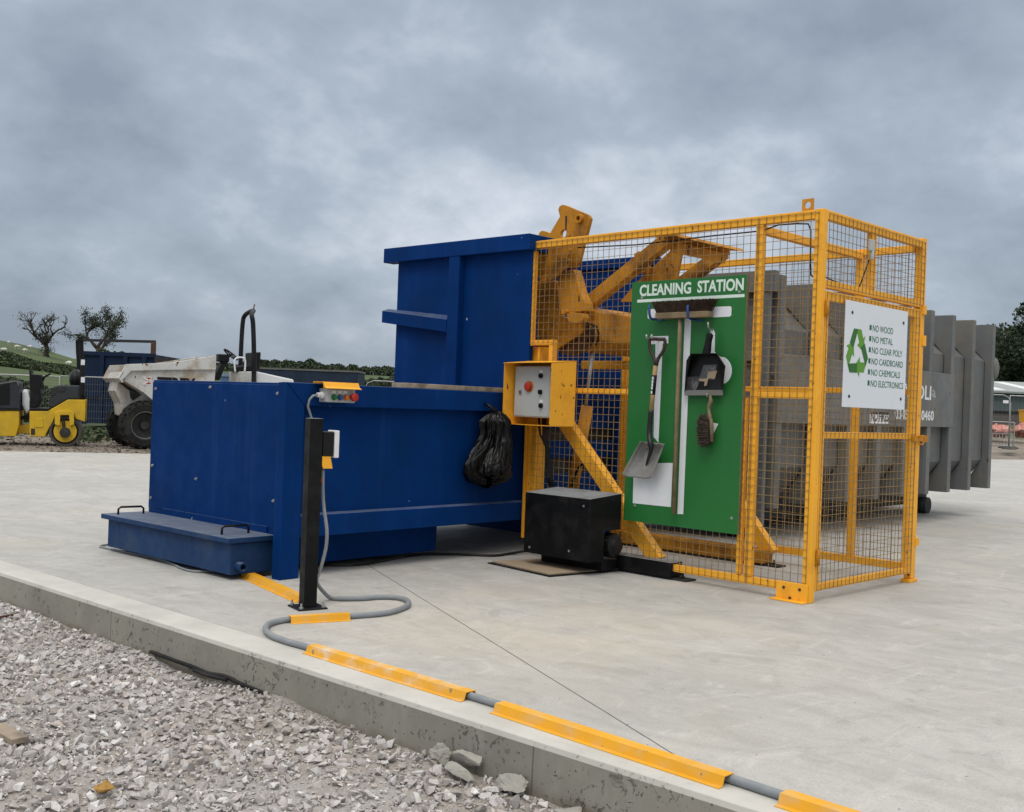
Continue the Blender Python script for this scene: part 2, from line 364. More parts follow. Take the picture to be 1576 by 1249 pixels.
def kerbmat():
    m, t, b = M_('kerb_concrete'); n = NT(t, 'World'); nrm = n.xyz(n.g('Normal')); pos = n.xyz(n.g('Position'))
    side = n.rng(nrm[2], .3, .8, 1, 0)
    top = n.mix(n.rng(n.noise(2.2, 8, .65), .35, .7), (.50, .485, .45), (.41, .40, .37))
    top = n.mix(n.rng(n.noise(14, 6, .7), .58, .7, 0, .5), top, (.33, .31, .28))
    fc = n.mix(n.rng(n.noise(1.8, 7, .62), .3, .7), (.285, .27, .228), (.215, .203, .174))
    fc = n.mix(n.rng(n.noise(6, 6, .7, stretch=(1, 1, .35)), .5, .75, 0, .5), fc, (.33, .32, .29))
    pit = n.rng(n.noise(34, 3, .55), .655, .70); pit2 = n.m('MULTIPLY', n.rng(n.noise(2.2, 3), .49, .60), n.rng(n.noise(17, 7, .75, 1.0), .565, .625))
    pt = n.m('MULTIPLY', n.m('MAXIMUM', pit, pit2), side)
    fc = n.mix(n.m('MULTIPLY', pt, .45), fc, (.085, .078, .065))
    # casting-panel joints
    fr = n.m('FRACT', n.m('DIVIDE', n.m('SUBTRACT', pos[1], 2.6 - 3.23 * 4 - .0), 3.23))
    fr = n.m('MINIMUM', fr, n.m('SUBTRACT', 1.0, fr))
    fc = n.mix(n.rng(fr, .0007, .0018, .7, 0), fc, (.09, .085, .07))
    # darker brown towards the foot, with an uneven edge
    fc = n.mix(n.rng(n.m('ADD', pos[2], n.m('MULTIPLY', n.noise(7, 5), .09)), -.17, -.115, .7, 0), fc, (.15, .125, .085))
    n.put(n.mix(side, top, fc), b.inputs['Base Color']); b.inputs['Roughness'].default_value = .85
    p = n.bump(n.m('MULTIPLY', pt, -1.0), .9, .012, b); n.bump(n.noise(70, 5), .3, .003, b, p)
    return m
kerb_m = kerbmat()
def gravelbase():
    m, t, b = M_('gravel_fines'); n = NT(t, 'World')
    c = n.mix(n.rng(n.noise(1.2, 5), .35, .65), (.33, .315, .30), (.27, .24, .21))
    c = n.mix(n.rng(n.voro(55), .1, .5, .65, 0), c, (.40, .385, .375))
    n.put(c, b.inputs['Base Color']); b.inputs['Roughness'].default_value = .95
    n.bump(n.voro(55), .9, .012, b)
    return m
def stonemat():
    m, t, b = M_('limestone_chippings'); n = NT(t, 'World')
    at = t.nodes.new('ShaderNodeAttribute'); at.attribute_name = 'tone'
    rp = t.nodes.new('ShaderNodeValToRGB'); n.l(at.outputs['Fac'], rp.inputs[0]); e = rp.color_ramp.elements
    e[0].position = 0; e[0].color = (.19, .175, .165, 1); e[1].position = 1; e[1].color = (.74, .72, .70, 1)
    for p_, c_ in ((.25, (.36, .335, .325)), (.45, (.47, .43, .415)), (.6, (.50, .485, .485)), (.72, (.44, .375, .335)), (.8, (.60, .585, .575))): e.new(p_).color = c_ + (1,)
    c = n.mix(n.rng(n.noise(60, 5), .35, .7, 0, .4), rp.outputs[0], (.25, .23, .21))
    # pale brown soil washed over patches
    c = n.mix(n.rng(n.noise(1.1, 4), .52, .72, 0, .28), c, (.30, .255, .21))
    n.put(c, b.inputs['Base Color']); b.inputs['Roughness'].default_value = .9
    n.bump(n.noise(150, 4), .35, .002, b)
    return m
def dirtmat():
    m, t, b = M_('dirt_and_grass'); n = NT(t, 'World')
    dirt = n.mix(n.rng(n.noise(1.5, 8, .7), .35, .65), (.14, .11, .085), (.25, .215, .18))
    dirt = n.mix(n.rng(n.noise(14, 5, .7), .55, .7), dirt, (.33, .30, .265))
    gr = n.mix(n.rng(n.noise(.09, 6, .6), .35, .65), (.055, .085, .018), (.038, .060, .016))
    gr = n.mix(n.rng(n.noise(.6, 6, .7), .5, .75, 0, .5), gr, (.085, .095, .036))
    vm = t.nodes.new('ShaderNodeVectorMath'); vm.operation = 'DOT_PRODUCT'; n.l(n.g('Position'), vm.inputs[0]); vm.inputs[1].default_value = (math.cos(YAW), math.sin(YAW), 0)
    D = n.m('ADD', vm.outputs['Value'], n.m('MULTIPLY', n.noise(.5, 4), 5.0))
    vr = t.nodes.new('ShaderNodeVectorMath'); vr.operation = 'DOT_PRODUCT'; n.l(n.g('Position'), vr.inputs[0]); vr.inputs[1].default_value = (math.sin(YAW), -math.cos(YAW), 0)
    D = n.m('SUBTRACT', D, n.rng(vr.outputs['Value'], 0, 10, 0, 16))
    n.put(n.mix(n.rng(D, 34, 38), dirt, gr), b.inputs['Base Color']); b.inputs['Roughness'].default_value = .95
    n.bump(n.noise(5, 8, .7), .8, .06, b)
    return m
dirt_m = dirtmat()

# ------------------------------------------------------------------ setting
FW = MR @ np.array([0, 0, 1.0]); FW[2] = 0; FW /= np.linalg.norm(FW); RT = np.array([FW[1], -FW[0], 0])
def sst(a, b, x): t = min(1, max(0, (x - a) / (b - a))); return t * t * (3 - 2 * t)
def terrain(x, y):
    D = x * FW[0] + y * FW[1]; L = x * RT[0] + y * RT[1]
    if D < 18: return -.035
    t = L / D
    # skyline of the left hill at D = 200 (t = L/D)
    ks = [(-.9, 12), (-.48, 9.6), (-.44, 8.2), (-.41, 6.6), (-.24, 6.2), (-.19, 6.3), (-.145, 5.7), (-.115, 5.6), (0, 4.5), (.3, 2.2), (.6, 2.0)]
    hs = np.interp(t, [k[0] for k in ks], [k[1] for k in ks])
    lf = sst(.25, -.05, t) if False else 1 - sst(-.05, .3, t)
    h = lf * hs * sst(48, 205, D) + (1 - lf) * (1.15 * sst(36, 62, D) + .6 * sst(80, 300, D))
    h += .5 * mnoise.noise((x * .03, y * .03, 0)) * sst(60, 120, D)
    return h - .035 + .05 * mnoise.noise((x * .7, y * .7, 3)) * sst(22, 26, D)
gx = np.concatenate([np.linspace(3.1, 60, 150), 60 + (np.linspace(0, 1, 110)[1:] ** 1.8) * 2200])
gy = np.concatenate([-400 + 400 * (np.linspace(0, 1, 30) ** .6), np.linspace(0, 60, 140)[1:], 60 + (np.linspace(0, 1, 90)[1:] ** 1.7) * 1500])
mb = MB(); mb.smooth = True
mb.grid([[(a, b_, terrain(a, b_)) for b_ in gy] for a in gx])
tag(mb.build('ground', dirt_m, recalc=False), kind='structure')
# slab: far edge traced on the ground, near edge butts the kerb
mb = MB()
mb.prism([(3.27, -60), (70, -60), (70, 3.5), (38.9, 12.0), (11.04, 19.9), (8.68, 21.1), (3.27, 24.0)], lambda a, b_, t: (a, b_, t), -.2, 0.0)
tag(mb.build('concrete_slab', slab_m), kind='structure')
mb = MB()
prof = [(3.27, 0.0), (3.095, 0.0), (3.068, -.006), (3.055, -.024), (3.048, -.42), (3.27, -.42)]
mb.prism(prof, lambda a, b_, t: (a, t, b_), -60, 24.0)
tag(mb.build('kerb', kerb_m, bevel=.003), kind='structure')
def gz(x, y):
    return -.215 + .03 * mnoise.noise((x * 1.3, y * 1.3, 5)) + .012 * mnoise.noise((x * 5, y * 5, 9)) + .035 * sst(2.6, 3.05, x) * (.5 + mnoise.noise((y * 1.1, 2, 0)))
gxs = np.concatenate([[-60, -20, -6, -2], np.linspace(-.5, 3.06, 90)]); gys = np.concatenate([[-60, -20, -5], np.linspace(0, 13, 260), [16, 22, 40, 120]])
mb = MB(); mb.smooth = True; mb.grid([[(a, b_, gz(a, b_)) for b_ in gys] for a in gxs])
tag(mb.build('gravel_bed', gravelbase(), recalc=False), kind='structure')

def rock_variants(k, npts, flat=.62):
    out = []
    for i in range(k):
        bm = bmesh.new()
        for j in range(npts):
            d = RNG.normal(size=3); d /= np.linalg.norm(d); d *= RNG.uniform(.72, 1.0); d *= (1.0, RNG.uniform(.6, .95), flat)
            bm.verts.new(d)
        r = bmesh.ops.convex_hull(bm, input=bm.verts)
        bmesh.ops.delete(bm, geom=[v for v in bm.verts if not v.link_faces], context='VERTS')
        bmesh.ops.triangulate(bm, faces=bm.faces)
        bm.verts.ensure_lookup_table(); bm.verts.index_update()
        out.append((np.array([v.co[:] for v in bm.verts]), np.array([[v.index for v in f.verts] for f in bm.faces])))
        bm.free()
    return out
def scatter_mesh(name, items, variants, mat):
    """items: (x, y, z, size, tone); all merged into one mesh with a per-stone tone."""
    V = []; F = []; T = []; b = 0
    for (x, y, z, s, t) in items:
        v, f = variants[RNG.integers(len(variants))]
        q = RNG.normal(size=4); q /= np.linalg.norm(q); w, a, c, d = q
        if RNG.random() < .7: a *= .25; c *= .25
        nn = math.sqrt(w * w + a * a + c * c + d * d); w, a, c, d = w / nn, a / nn, c / nn, d / nn
        R_ = np.array([[1 - 2 * (c * c + d * d), 2 * (a * c - d * w), 2 * (a * d + c * w)], [2 * (a * c + d * w), 1 - 2 * (a * a + d * d), 2 * (c * d - a * w)], [2 * (a * d - c * w), 2 * (c * d + a * w), 1 - 2 * (a * a + c * c)]])
        V.append((v * s) @ R_.T + (x, y, z)); F.append(f + b); T.append(np.full(len(v), t)); b += len(v)
    V = np.concatenate(V); F = np.concatenate(F); T = np.concatenate(T)
    me = bpy.data.meshes.new(name); me.vertices.add(len(V)); me.vertices.foreach_set('co', V.ravel())
    me.loops.add(F.size); me.loops.foreach_set('vertex_index', F.ravel()); me.polygons.add(len(F))
    me.polygons.foreach_set('loop_start', np.arange(len(F)) * F.shape[1]); me.update(calc_edges=True)
    me.polygons.foreach_set('use_smooth', np.zeros(len(F), bool))
    at = me.attributes.new('tone', 'FLOAT', 'POINT'); at.data.foreach_set('value', T)
    me.materials.append(mat); o = bpy.data.objects.new(name, me); COL.objects.link(o); OFF[o.name] = np.zeros(3); FRM[o.name] = WORLD
    return o
stone_m = stonemat()
rocks = rock_variants(20, 10, .58)
items = []
for i in range(125000):
    x = RNG.uniform(-2.2, 3.04); y = RNG.uniform(.2, 11)
    D = x * FW[0] + y * FW[1]; L = x * RT[0] + y * RT[1]
    if D < 2.2 or abs(L / D) > .95: continue
    near = 3.2 < D < 8 and abs(L / D) < .52
    if not near and RNG.random() < .5: continue
    s = .0065 * math.exp(RNG.gamma(1.6, .42))
    s = min(s, .036)
    if x + s > 3.05: continue
    items.append((x, y, gz(x, y) + s * .25 + RNG.uniform(-.004, .008), s, RNG.beta(2.2, 2.0)))
tag(scatter_mesh('gravel', items, rocks, stone_m), kind='stuff')

# ------------------------------------------------------------------ blue compactor (axes of the world)
t = thing('compactor', 'long blue steel waste compactor with tall hopper behind the yellow cage', 'compactor', WORLD, (4.4, 6.9, 0))
X0, Y0, X1, Y1, TOP = 4.362, 6.032, 8.75, 7.95, 1.35
XP = 4.442
mb = MB()
mb.box(XP + .012, X1, Y0 + .06, Y1, .30, TOP - .004)
mb.box(XP - .02, XP + .0115, Y0 + .09, Y0 + .15, .25, TOP - .004)
for xs in (6.95, 7.55, 8.15, 8.70): mb.box(xs - .05, xs + .05, Y0 + .005, Y0 + .06, .302, 1.19)
mb.build('body', blue, t, bevel=.006)
mb = MB(); mb.box(6.96, 8.69, Y0 + .052, Y0 + .0595, .32, 1.18); mb.build('recess_shade', dark_steel, t)  # flat dark sheet: paints in the shade of the gaps between the side strips
for za, zb_ in ((1.06, 1.185), (.80, .95), (.46, .66)): mb = MB(); mb.box(7.0, 8.65, Y0 + .012, Y0 + .0515, za, zb_); mb.build('side_strip', blue, t, bevel=.004)
mb = MB(); mb.box(XP, XP + .0115, Y0 + .155, Y1 - .012, .315, TOP - .02)
mb.box(XP + .001, XP + .0113, Y0 + .16, Y1 - .014, .06, .312)
fp = mb.build('front_panel', blue, t, bevel=.003)
for (py_, pz_) in ((7.88, 1.275), (7.09, 1.30), (6.235, 1.27), (7.89, .66), (7.24, .60), (6.24, .52), (7.90, .40)):
    b = MB(); b.lathe((XP, py_, pz_), (-1, 0, 0), [(0, .012), (.006, .012), (.007, .008), (.014, .008), (.014, 0)], 12); b.build('bolt', steel, fp)
mb = MB()      # side frame: mitred upright and top flange
fx = lambda a, b_, tt: (a, tt, b_)
mb.prism([(X0 - .004, 0), (X0 + .155, 0), (X0 + .155, 1.19), (X0 - .004, TOP)], fx, Y0 - .004, Y0 + .088)
mb.build('corner_upright', blue, t, bevel=.005)
mb = MB(); mb.prism([(X0 + .157, 1.19), (6.86, 1.19), (6.86, TOP), (X0 + .001, TOP)], fx, Y0 - .002, Y0 + .059)
mb.build('top_flange', blue, t, bevel=.006)
mb = MB(); mb.prism([(Y0 + .06, .44), (Y0 - .004, .43), (Y0 - .004, .28), (Y0 + .35, .28), (Y0 + .35, .295), (Y0 + .06, .295)], lambda a, b_, tt: (tt, a, b_), X0 + .156, 6.95)
mb.build('lower_ledge', blue, t, bevel=.004)
mb = MB(); mb.box(4.62, 6.07, Y0 + .25, Y1 - .2, .045, .279); mb.build('skirt', blue, t, bevel=.005)
mb = MB(); mb.box(7.9, 8.6, Y0 + .3, Y1 - .2, .0, .279); mb.build('rear_support', blue, t, bevel=.005)
mb = MB(); mb.box(4.50, 4.60, Y1 - .35, Y1 - .25, 0, .3); mb.build('leg', blue, t)
# tank with a lid in front, drain stub and handles
mb = MB(); mb.box(4.09, 4.438, 6.214, 7.905, .035, .245)
tk = mb.build('front_tank', blue_dusty, t, bevel=.005)
mb = MB(); mb.box(4.055, 4.436, 6.19, 7.96, .25, .288); ld = mb.build('lid', blue_dusty, tk, bevel=.006)
for hy in (6.36, 7.80):
    b = MB(); b.smooth = True; b.tube([(4.13, hy + .03, .286), (4.13, hy + .03, .33), (4.15, hy + .03, .345), (4.31, hy + .01, .345), (4.33, hy + .01, .33), (4.33, hy + .01, .286)], .0085, 8); b.build('handle', blackp, tk)
b = MB(); b.lathe((4.155, 6.214, .09), (0, -1, 0), [(0, .032), (.06, .032), (.06, .022), (.0, .022)], 16); b.build('drain_stub', blue_dusty, tk)
b = MB(); b.box(XP - .012, XP - .0005, 6.3, 7.70, .289, .335); b.build('lid_hinge', blue, tk)
# hopper
HX = 6.75
hp = MB(); hp.box(HX, HX + .05, 5.955, 7.64, TOP, 2.56); hw = hp.build('hopper_wall', blue, t, bevel=.004)
b = MB(); b.box(HX - .075, HX + .06, 5.93, 7.77, 2.55, 2.685); b.box(HX + .06, HX + .35, 5.93, 6.03, 2.55, 2.685); b.build('rim', blue, hw, bevel=.006)
b = MB(); b.box(HX - .07, HX - .001, 6.75, 6.885, TOP, 2.55); b.build('stiffener', blue, hw, bevel=.004)
b = MB()
b.add([(HX, 7.76, 2.12), (HX - .075, 7.76, 2.095), (HX - .075, 7.76, 1.985), (HX, 7.76, 1.985), (HX, 6.886, 2.03), (HX - .075, 6.886, 1.99), (HX - .075, 6.886, 1.88), (HX, 6.886, 1.88)],
      [(0, 1, 2, 3), (7, 6, 5, 4), (0, 4, 5, 1), (1, 5, 6, 2), (2, 6, 7, 3), (0, 3, 7, 4)])
b.build('ledge', blue, hw)
b = MB(); b.box(8.45, 8.50, 5.95, 7.64, TOP, 2.70); b.box(HX + .051, 8.449, 7.59, 7.64, TOP, 2.56); b.box(8.42, 8.56, 5.9, 7.7, 2.63, 2.72); b.build('rear_wall', blue, hw)
b = MB(); b.box(HX + .06, 8.44, 5.955, 6.0, TOP, 1.52); b.build('loading_lip', blue, hw)
# control box with yellow hood
cb = MB(); cb.box(4.635, 4.885, 5.935, 6.027, 1.222, 1.318); cbx = cb.build('control_box', greybox, t, bevel=.006)
b = MB(); b.prism([(6.03, 1.35), (6.02, 1.358), (5.925, 1.358), (5.905, 1.325), (5.88, 1.316), (5.878, 1.320), (5.902, 1.330), (5.918, 1.363), (6.03, 1.363)], lambda a, b_, tt: (tt, a, b_), 4.585, 4.895)
b.box(4.59, 4.86, 5.92, 5.924, 1.318, 1.357); b.build('hood', yellow, cbx)
for i, (mt, xx) in enumerate(((greenb, 4.69), (blueb, 4.742), (orangeb, 4.79))):
    b = MB(); b.lathe((xx, 5.935, 1.258), (0, -1, 0), [(0, .02), (.012, .02), (.013, .016), (.03, .015), (.032, 0)], 16); b.build('push_button', mt, cbx)
    b = MB(); b.box(xx - .018, xx + .018, 5.929, 5.9348, 1.284, 1.306); b.build('tag', white, cbx)
b = MB(); b.lathe((4.848, 5.935, 1.262), (0, -1, 0), [(0, .018), (.03, .018), (.03, .03), (.045, .03), (.052, .022), (.054, 0)], 18); b.build('stop_button', red, cbx)
b = MB(); b.lathe((4.635, 5.98, 1.27), (-1, 0, 0), [(0, .024), (.02, .024), (.022, .018), (.05, .017), (.05, .0)], 12); b.build('cable_gland', white, cbx)
b = MB(); b.smooth = True; b.tube([(4.59, 5.98, 1.27), (4.55, 5.985, 1.262), (4.535, 6.0, 1.235), (4.53, 6.01, 1.19), (4.56, 6.01, 1.12), (4.60, 6.01, 1.03), (4.61, 6.01, .9)], .0085, 8); b.build('cable', conduit_m, cbx)

mb = MB(); mb.box(5.47, 6.85, 6.05, 6.22, 1.3505, 1.388)
tag(mb.build('wood_plank', plankm, base=(6.1, 6.13, 1.35), bevel=.004), 'weathered wooden plank lying along the top edge of the blue compactor', 'plank')

# hanging black bag: folded sheet plastic
def bag():
    c = front(755, 690, -.02); rows = 70; n = 150; P = []
    base = WORLD.on('y', 5.95, 757, 690)
    keys = [(0, .035, .03, .02), (.06, .085, .05, .0), (.16, .125, .06, -.01), (.34, .135, .07, .01), (.55, .165, .085, .005), (.75, .225, .10, -.015), (.9, .225, .10, -.01), (.97, .17, .08, .0), (1, .02, .02, 0)]
    kk = np.array(keys); ztop, zbot = 1.195, .615
    for i in range(rows):
        s = i / (rows - 1); rx = np.interp(s, kk[:, 0], kk[:, 1]); ry = np.interp(s, kk[:, 0], kk[:, 2]); ox = np.interp(s, kk[:, 0], kk[:, 3]); row = []
        for j in range(n):
            a = 2 * math.pi * j / n
            fold = .10 * math.sin(a * 5 + s * 3) * (.4 + .6 * s) + .16 * mnoise.noise((math.cos(a) * 2.6, math.sin(a) * 2.6, s * 2.2)) + .09 * mnoise.noise((math.cos(a) * 7, math.sin(a) * 7, s * 7))
            ca, sa = math.cos(a), math.sin(a)
            rd = lambda f, fs, o_: 1 - 2.6 * abs(mnoise.noise((ca * f + o_, sa * f, s * fs + ca * f * .5)))
            cre = (.040 * rd(2.6, 1.5, 1) + .018 * rd(5.5, 2.6, 5) + .006 * rd(9, 10, 9)) * min(1, s * 5 + .15)
            k = (1 + fold)
            row.append((base[0] + ox + .035 - .05 * s + .02 * math.sin(s * 5) + math.cos(a) * (rx * .92 * k + cre), 5.955 + math.sin(a) * (ry * .72 * k + cre) , ztop + (zbot - ztop) * s + .03 * mnoise.noise((a, s * 4, 2)) * (s > .05) - (.05 * math.sin(a * 1.0 + .6) * s * s)))
        row.append(row[0]); P.append(row)
    m_ = MB(); m_.smooth = True; m_.grid(P)
    m_.tube([(base[0] + .02, 5.94, 1.19), (base[0] - .01, 5.985, 1.235), (base[0] - .03, 6.022, 1.25)], [.02, .013, .01], 8)
    return m_
tag(bag().build('bin_bag', bagm, base=(6.35, 5.93, .6)), 'crumpled black plastic bin bag hanging on the side of the blue compactor', 'bin bag')

# ------------------------------------------------------------------ yellow safety cage (cage frame: x depth, y along the sign side)
PITCHM = .056
cage = thing('safety_cage', 'tall yellow mesh safety cage around the bin lift, gate at its right end', 'safety cage', CAGE, (.8, 1.3, 0))
def frm(name, boxes, mt=yellow, parent=None, bev=.004):
    m_ = MB()
    for q in boxes: m_.box(*q)
    return m_.build(name, mt, parent or cage, bevel=bev)
frm('corner_post', [(0, .06, 0, .064, 0, 2.635)])
frm('post', [(.002, .05, .462, .518, .115, 2.568)])
frm('post', [(.003, .04, .545, .585, .118, 1.36)])
frm('post', [(.002, .05, 2.655, 2.715, 1.752, 2.568), (.004, .05, 2.40, 2.654, 1.756, 1.80), (.002, .05, 2.402, 2.455, 1.10, 1.755)])
frm('top_rail', [(.0, .052, .066, 2.715, 2.57, 2.63)])
frm('bottom_rail', [(.004, .05, .066, 2.38, .062, .113)])
frm('mid_rail', [(.004, .045, .066, .461, 1.362, 1.405), (.004, .045, .586, 2.40, 1.362, 1.405)])
frm('gate_head', [(.062, 1.60, .001, .05, 2.57, 2.632), (.062, 1.528, .002, .045, 2.112, 2.166), (.70, .78, .004, .045, 2.168, 2.568)])
frm('gate_post', [(1.53, 1.60, .0, .06, 0.03, 2.645), (1.50, 1.63, -.01, .07, 0, .028)])
frm('back_post', [(1.50, 1.555, .475, .53, .09, 2.535)], yellow)
for q_ in [(1.502, 1.552, .062, 2.4, 2.537, 2.592), (1.504, 1.55, .064, 1.25, .09, .148), (1.505, 1.545, .062, .474, 1.44, 1.485), (1.505, 1.545, .532, 2.2, 1.44, 1.485)]: frm('back_rail', [q_])
frm('cross_beam', [(.053, 1.50, .476, .528, 2.512, 2.568)])
def mesh_panel(m_, ax, off, a0, a1, z0, z1, r=.0016):
    na = int(round((a1 - a0) / PITCHM)); nz = int(round((z1 - z0) / PITCHM))
    for i in range(na + 1):
        a = a0 + (a1 - a0) * i / na + RNG.uniform(-.0012, .0012); b0, b1 = z0 - .006, z1 + .006
        if ax == 'y': m_.box(off - r, off + r, a - r, a + r, b0, b1)
        else: m_.box(a - r, a + r, off - r, off + r, b0, b1)
    o2 = off - 2 * r + .0003
    for i in range(nz + 1):
        z = z0 + (z1 - z0) * i / nz + RNG.uniform(-.0012, .0012)
        if ax == 'y': m_.box(o2 - r, o2 + r, a0 - .006, a1 + .006, z - r, z + r)
        else: m_.box(a0 - .006, a1 + .006, o2 - r, o2 + r, z - r, z + r)
m_ = MB(); mesh_panel(m_, 'y', -.003, .035, .49, .075, 2.61); m_.build('mesh_panel', wire_mat, cage)
m_ = MB(); mesh_panel(m_, 'y', -.003, .50, 2.40, .075, 2.61); mesh_panel(m_, 'y', -.003, 2.405, 2.69, 1.775, 2.61); mesh_panel(m_, 'y', -.003, 2.405, 2.60, .56, 1.1); m_.build('mesh_panel', wire_mat, cage)
m_ = MB(); mesh_panel(m_, 'x', -.003, .075, 1.565, 2.13, 2.61); m_.build('mesh_panel', wire_mat, cage)
m_ = MB(); mesh_panel(m_, 'y', 1.558, .07, 1.25, .10, 2.58); m_.build('mesh_panel', wire_mat, cage)
gate = frm('gate', [(.072, .118, .002, .042, .072, 2.095), (1.445, 1.518, .002, .042, .072, 2.095), (.12, 1.443, .003, .041, 2.03, 2.094), (.12, 1.443, .004, .04, .073, .12), (.12, 1.443, .004, .04, 1.10, 1.145)])
m_ = MB(); mesh_panel(m_, 'x', -.003, .085, 1.51, .085, 2.08); m_.build('gate_mesh', wire_mat, gate)
for z in (.25, 1.92):
    m_ = MB(); m_.cyl((.066, -.014, z), (.066, -.014, z + .11), .013, 12); m_.box(.05, .095, -.012, -.006, z + .01, z + .1); m_.build('hinge', yellow_old, gate)
m_ = MB(); m_.box(1.44, 1.66, -.03, -.01, 1.085, 1.125); m_.tube([(1.50, -.03, 1.12), (1.52, -.06, 1.13), (1.55, -.06, 1.10), (1.53, -.05, 1.06), (1.50, -.03, 1.07)], .006, 8); m_.box(1.60, 1.665, -.035, .03, 1.08, 1.13); m_.build('latch', yellow_old, gate)
for q_ in ((1.56, 1.615, -.014, .0, 1.82, 1.90), (1.545, 1.60, -.016, -.002, 2.06, 2.13)): m_ = MB(); m_.box(*q_); m_.build('keeper_plate', yellow, cage)
m_ = MB(); m_.box(1.575, 1.625, -.012, 0, .28, .34); m_.build('keeper_plate', yellow, cage)
ft = frm('foot_bracket', [(-.012, -.001, .012, .25, .008, .125), (-.075, -.001, .012, .262, .0, .010)])
for (u_, z_) in ((.07, .085), (.19, .085), (.14, .02)):
    m_ = MB(); m_.lathe((-.012, u_, z_), (-1, 0, .0), [(0, .010), (.006, .010), (.006, 0)], 8); m_.build('bolt', dark_steel, ft)
m_ = MB()      # lifting eye: plate with a hole
q = [(.024 * math.cos(a), .024 * math.sin(a)) for a in np.linspace(0, 2 * math.pi, 17)[:-1]]
for i in range(16):
    a0, a1 = q[i], q[(i + 1) % 16]
    def out(p): k = .042 / max(abs(p[0]), abs(p[1])); return (p[0] * k, p[1] * k)
    o0, o1 = out(a0), out(a1)
    m_.prism([a0, a1, o1, o0], lambda a, b_, tt: (tt, .135 + a, 2.672 + b_), .02, .032)
m_.build('lifting_eye', yellow_old, cage)
m_ = MB(); m_.box(.615, .685, -.03, -.008, 2.43, 2.51); m_.cyl((.66, -.02, 2.37), (.66, -.02, 2.43), .016, 10); m_.build('limit_switch', greybox, cage, bevel=.004)
m_ = MB(); m_.tube([(.03, .46, 2.535), (.03, .36, 2.56), (.03, .22, 2.555), (.03, .13, 2.545), (.03, .11, 2.50), (.03, .105, 2.30), (.035, .10, 2.2), (.05, .07, 2.17), (.12, .04, 2.19), (.35, .04, 2.165), (.60, .04, 2.16), (.66, .0, 2.37)], .0055, 6); m_.tube([(.03, 2.2, 2.545), (.03, 1.6, 2.52), (.03, .9, 2.53), (.03, .52, 2.53)], .0055, 6); m_.build('cable', blackp, cage)

# ------------------------------------------------------------------ bin lift inside the cage
lift = thing('bin_lift', 'worn yellow hydraulic bin lift with raised arms inside the mesh cage', 'bin lift', CAGE, (.8, 2.0, 0))
def fpoly(pts, v): return [(lambda q: (q[1], q[2]))(front(x_, y_, v)) for x_, y_ in pts]
yz = lambda a, b_, tt: (tt, a, b_)
def hole_plate(m_, poly, hole, v0, v1):
    """plate (outline poly, round hole) as a strip mesh between outline and hole"""
    hc, hr = hole; n = 20
    import mathutils
    vo = [Vector((a, b_)) for a, b_ in poly]; hv = [Vector((hc[0] + hr * math.cos(2 * math.pi * i / n), hc[1] + hr * math.sin(2 * math.pi * i / n))) for i in range(n)]
    co, ed, fc, *_ = mathutils.geometry.delaunay_2d_cdt(vo + hv, [], [list(range(len(vo))), list(range(len(vo), len(vo) + n))], 2, 1e-6)
    keep = [f for f in fc if ((sum((co[i] for i in f), Vector((0, 0))) / len(f)) - Vector(hc)).length > hr * .9 ]
    from collections import Counter
    k = len(co); v = [(v0, c[0], c[1]) for c in co] + [(v1, c[0], c[1]) for c in co]; F = [list(f) for f in keep] + [[i + k for i in f][::-1] for f in keep]
    cnt = Counter(); dr = {}
    for f in keep:
        for i in range(len(f)):
            a, b_ = f[i], f[(i + 1) % len(f)]; cnt[frozenset((a, b_))] += 1; dr[frozenset((a, b_))] = (a, b_)
    for e_, c_ in cnt.items():
        if c_ == 1: a, b_ = dr[e_]; F.append([b_, a, a + k, b_ + k])
    m_.add(v, F)
z2 = lambda pts: [(800 + x_ / 6.245, 300 + y_ / 6.245) for x_, y_ in pts]
hookpts = z2([(290, 365), (340, 280), (385, 205), (368, 140), (382, 105), (408, 91), (440, 97), (530, 135), (620, 172), (660, 192), (677, 225), (660, 295), (640, 370), (612, 470), (572, 640), (535, 700), (400, 722), (330, 690), (305, 600), (290, 480), (200, 470), (183, 440), (182, 365), (208, 340), (240, 345)])
hc = front(*z2([(418, 370)])[0], .25)
m_ = MB(); hole_plate(m_, fpoly(hookpts, .25), ((hc[1], hc[2]), .034), .25, .285); m_.build('hook_plate', yellow_old, lift, bevel=.003)
s0 = fpoly(z2([(438, 195), (456, 205), (450, 335), (436, 335)]), .25); m_ = MB(); m_.prism(s0, yz, .2485, .2495); m_.build('slot', dark_steel, lift)
pc = front(*z2([(585, 228)])[0], .25); m_ = MB(); m_.lathe((.25, pc[1], pc[2]), (-1, 0, 0), [(0, .04), (.035, .04), (.035, .022), (-.03, .022)], 18); m_.build('pin_boss', yellow_old, lift)
m_ = MB(); m_.prism(fpoly([(823, 378), (852, 374), (874, 378), (878, 384), (870, 402), (852, 420), (838, 424), (823, 424)], .16), yz, .16, .18); m_.build('guard_plate', yellow_old, lift, bevel=.003)
m_ = MB(); m_.prism(fpoly([(829, 424), (846, 420), (872, 396), (877, 400), (874, 410), (846, 432), (829, 434)], .13), yz, .13, .16); m_.build('link_bar', yellow_old, lift, bevel=.004)
m_ = MB(); m_.prism(fpoly([(857, 420), (882, 414), (886, 424), (893, 450), (901, 466), (902, 478), (866, 482), (861, 470)], .20), yz, .20, .30); m_.build('arm', yellow_old, lift, bevel=.006)
m_ = MB(); m_.prism(fpoly([(826, 432), (848, 430), (856, 432), (860, 470), (866, 486), (896, 500), (896, 512), (862, 534), (846, 548), (826, 548)], .30), yz, .301, .33); m_.build('side_plate', yellow_old, lift, bevel=.003)
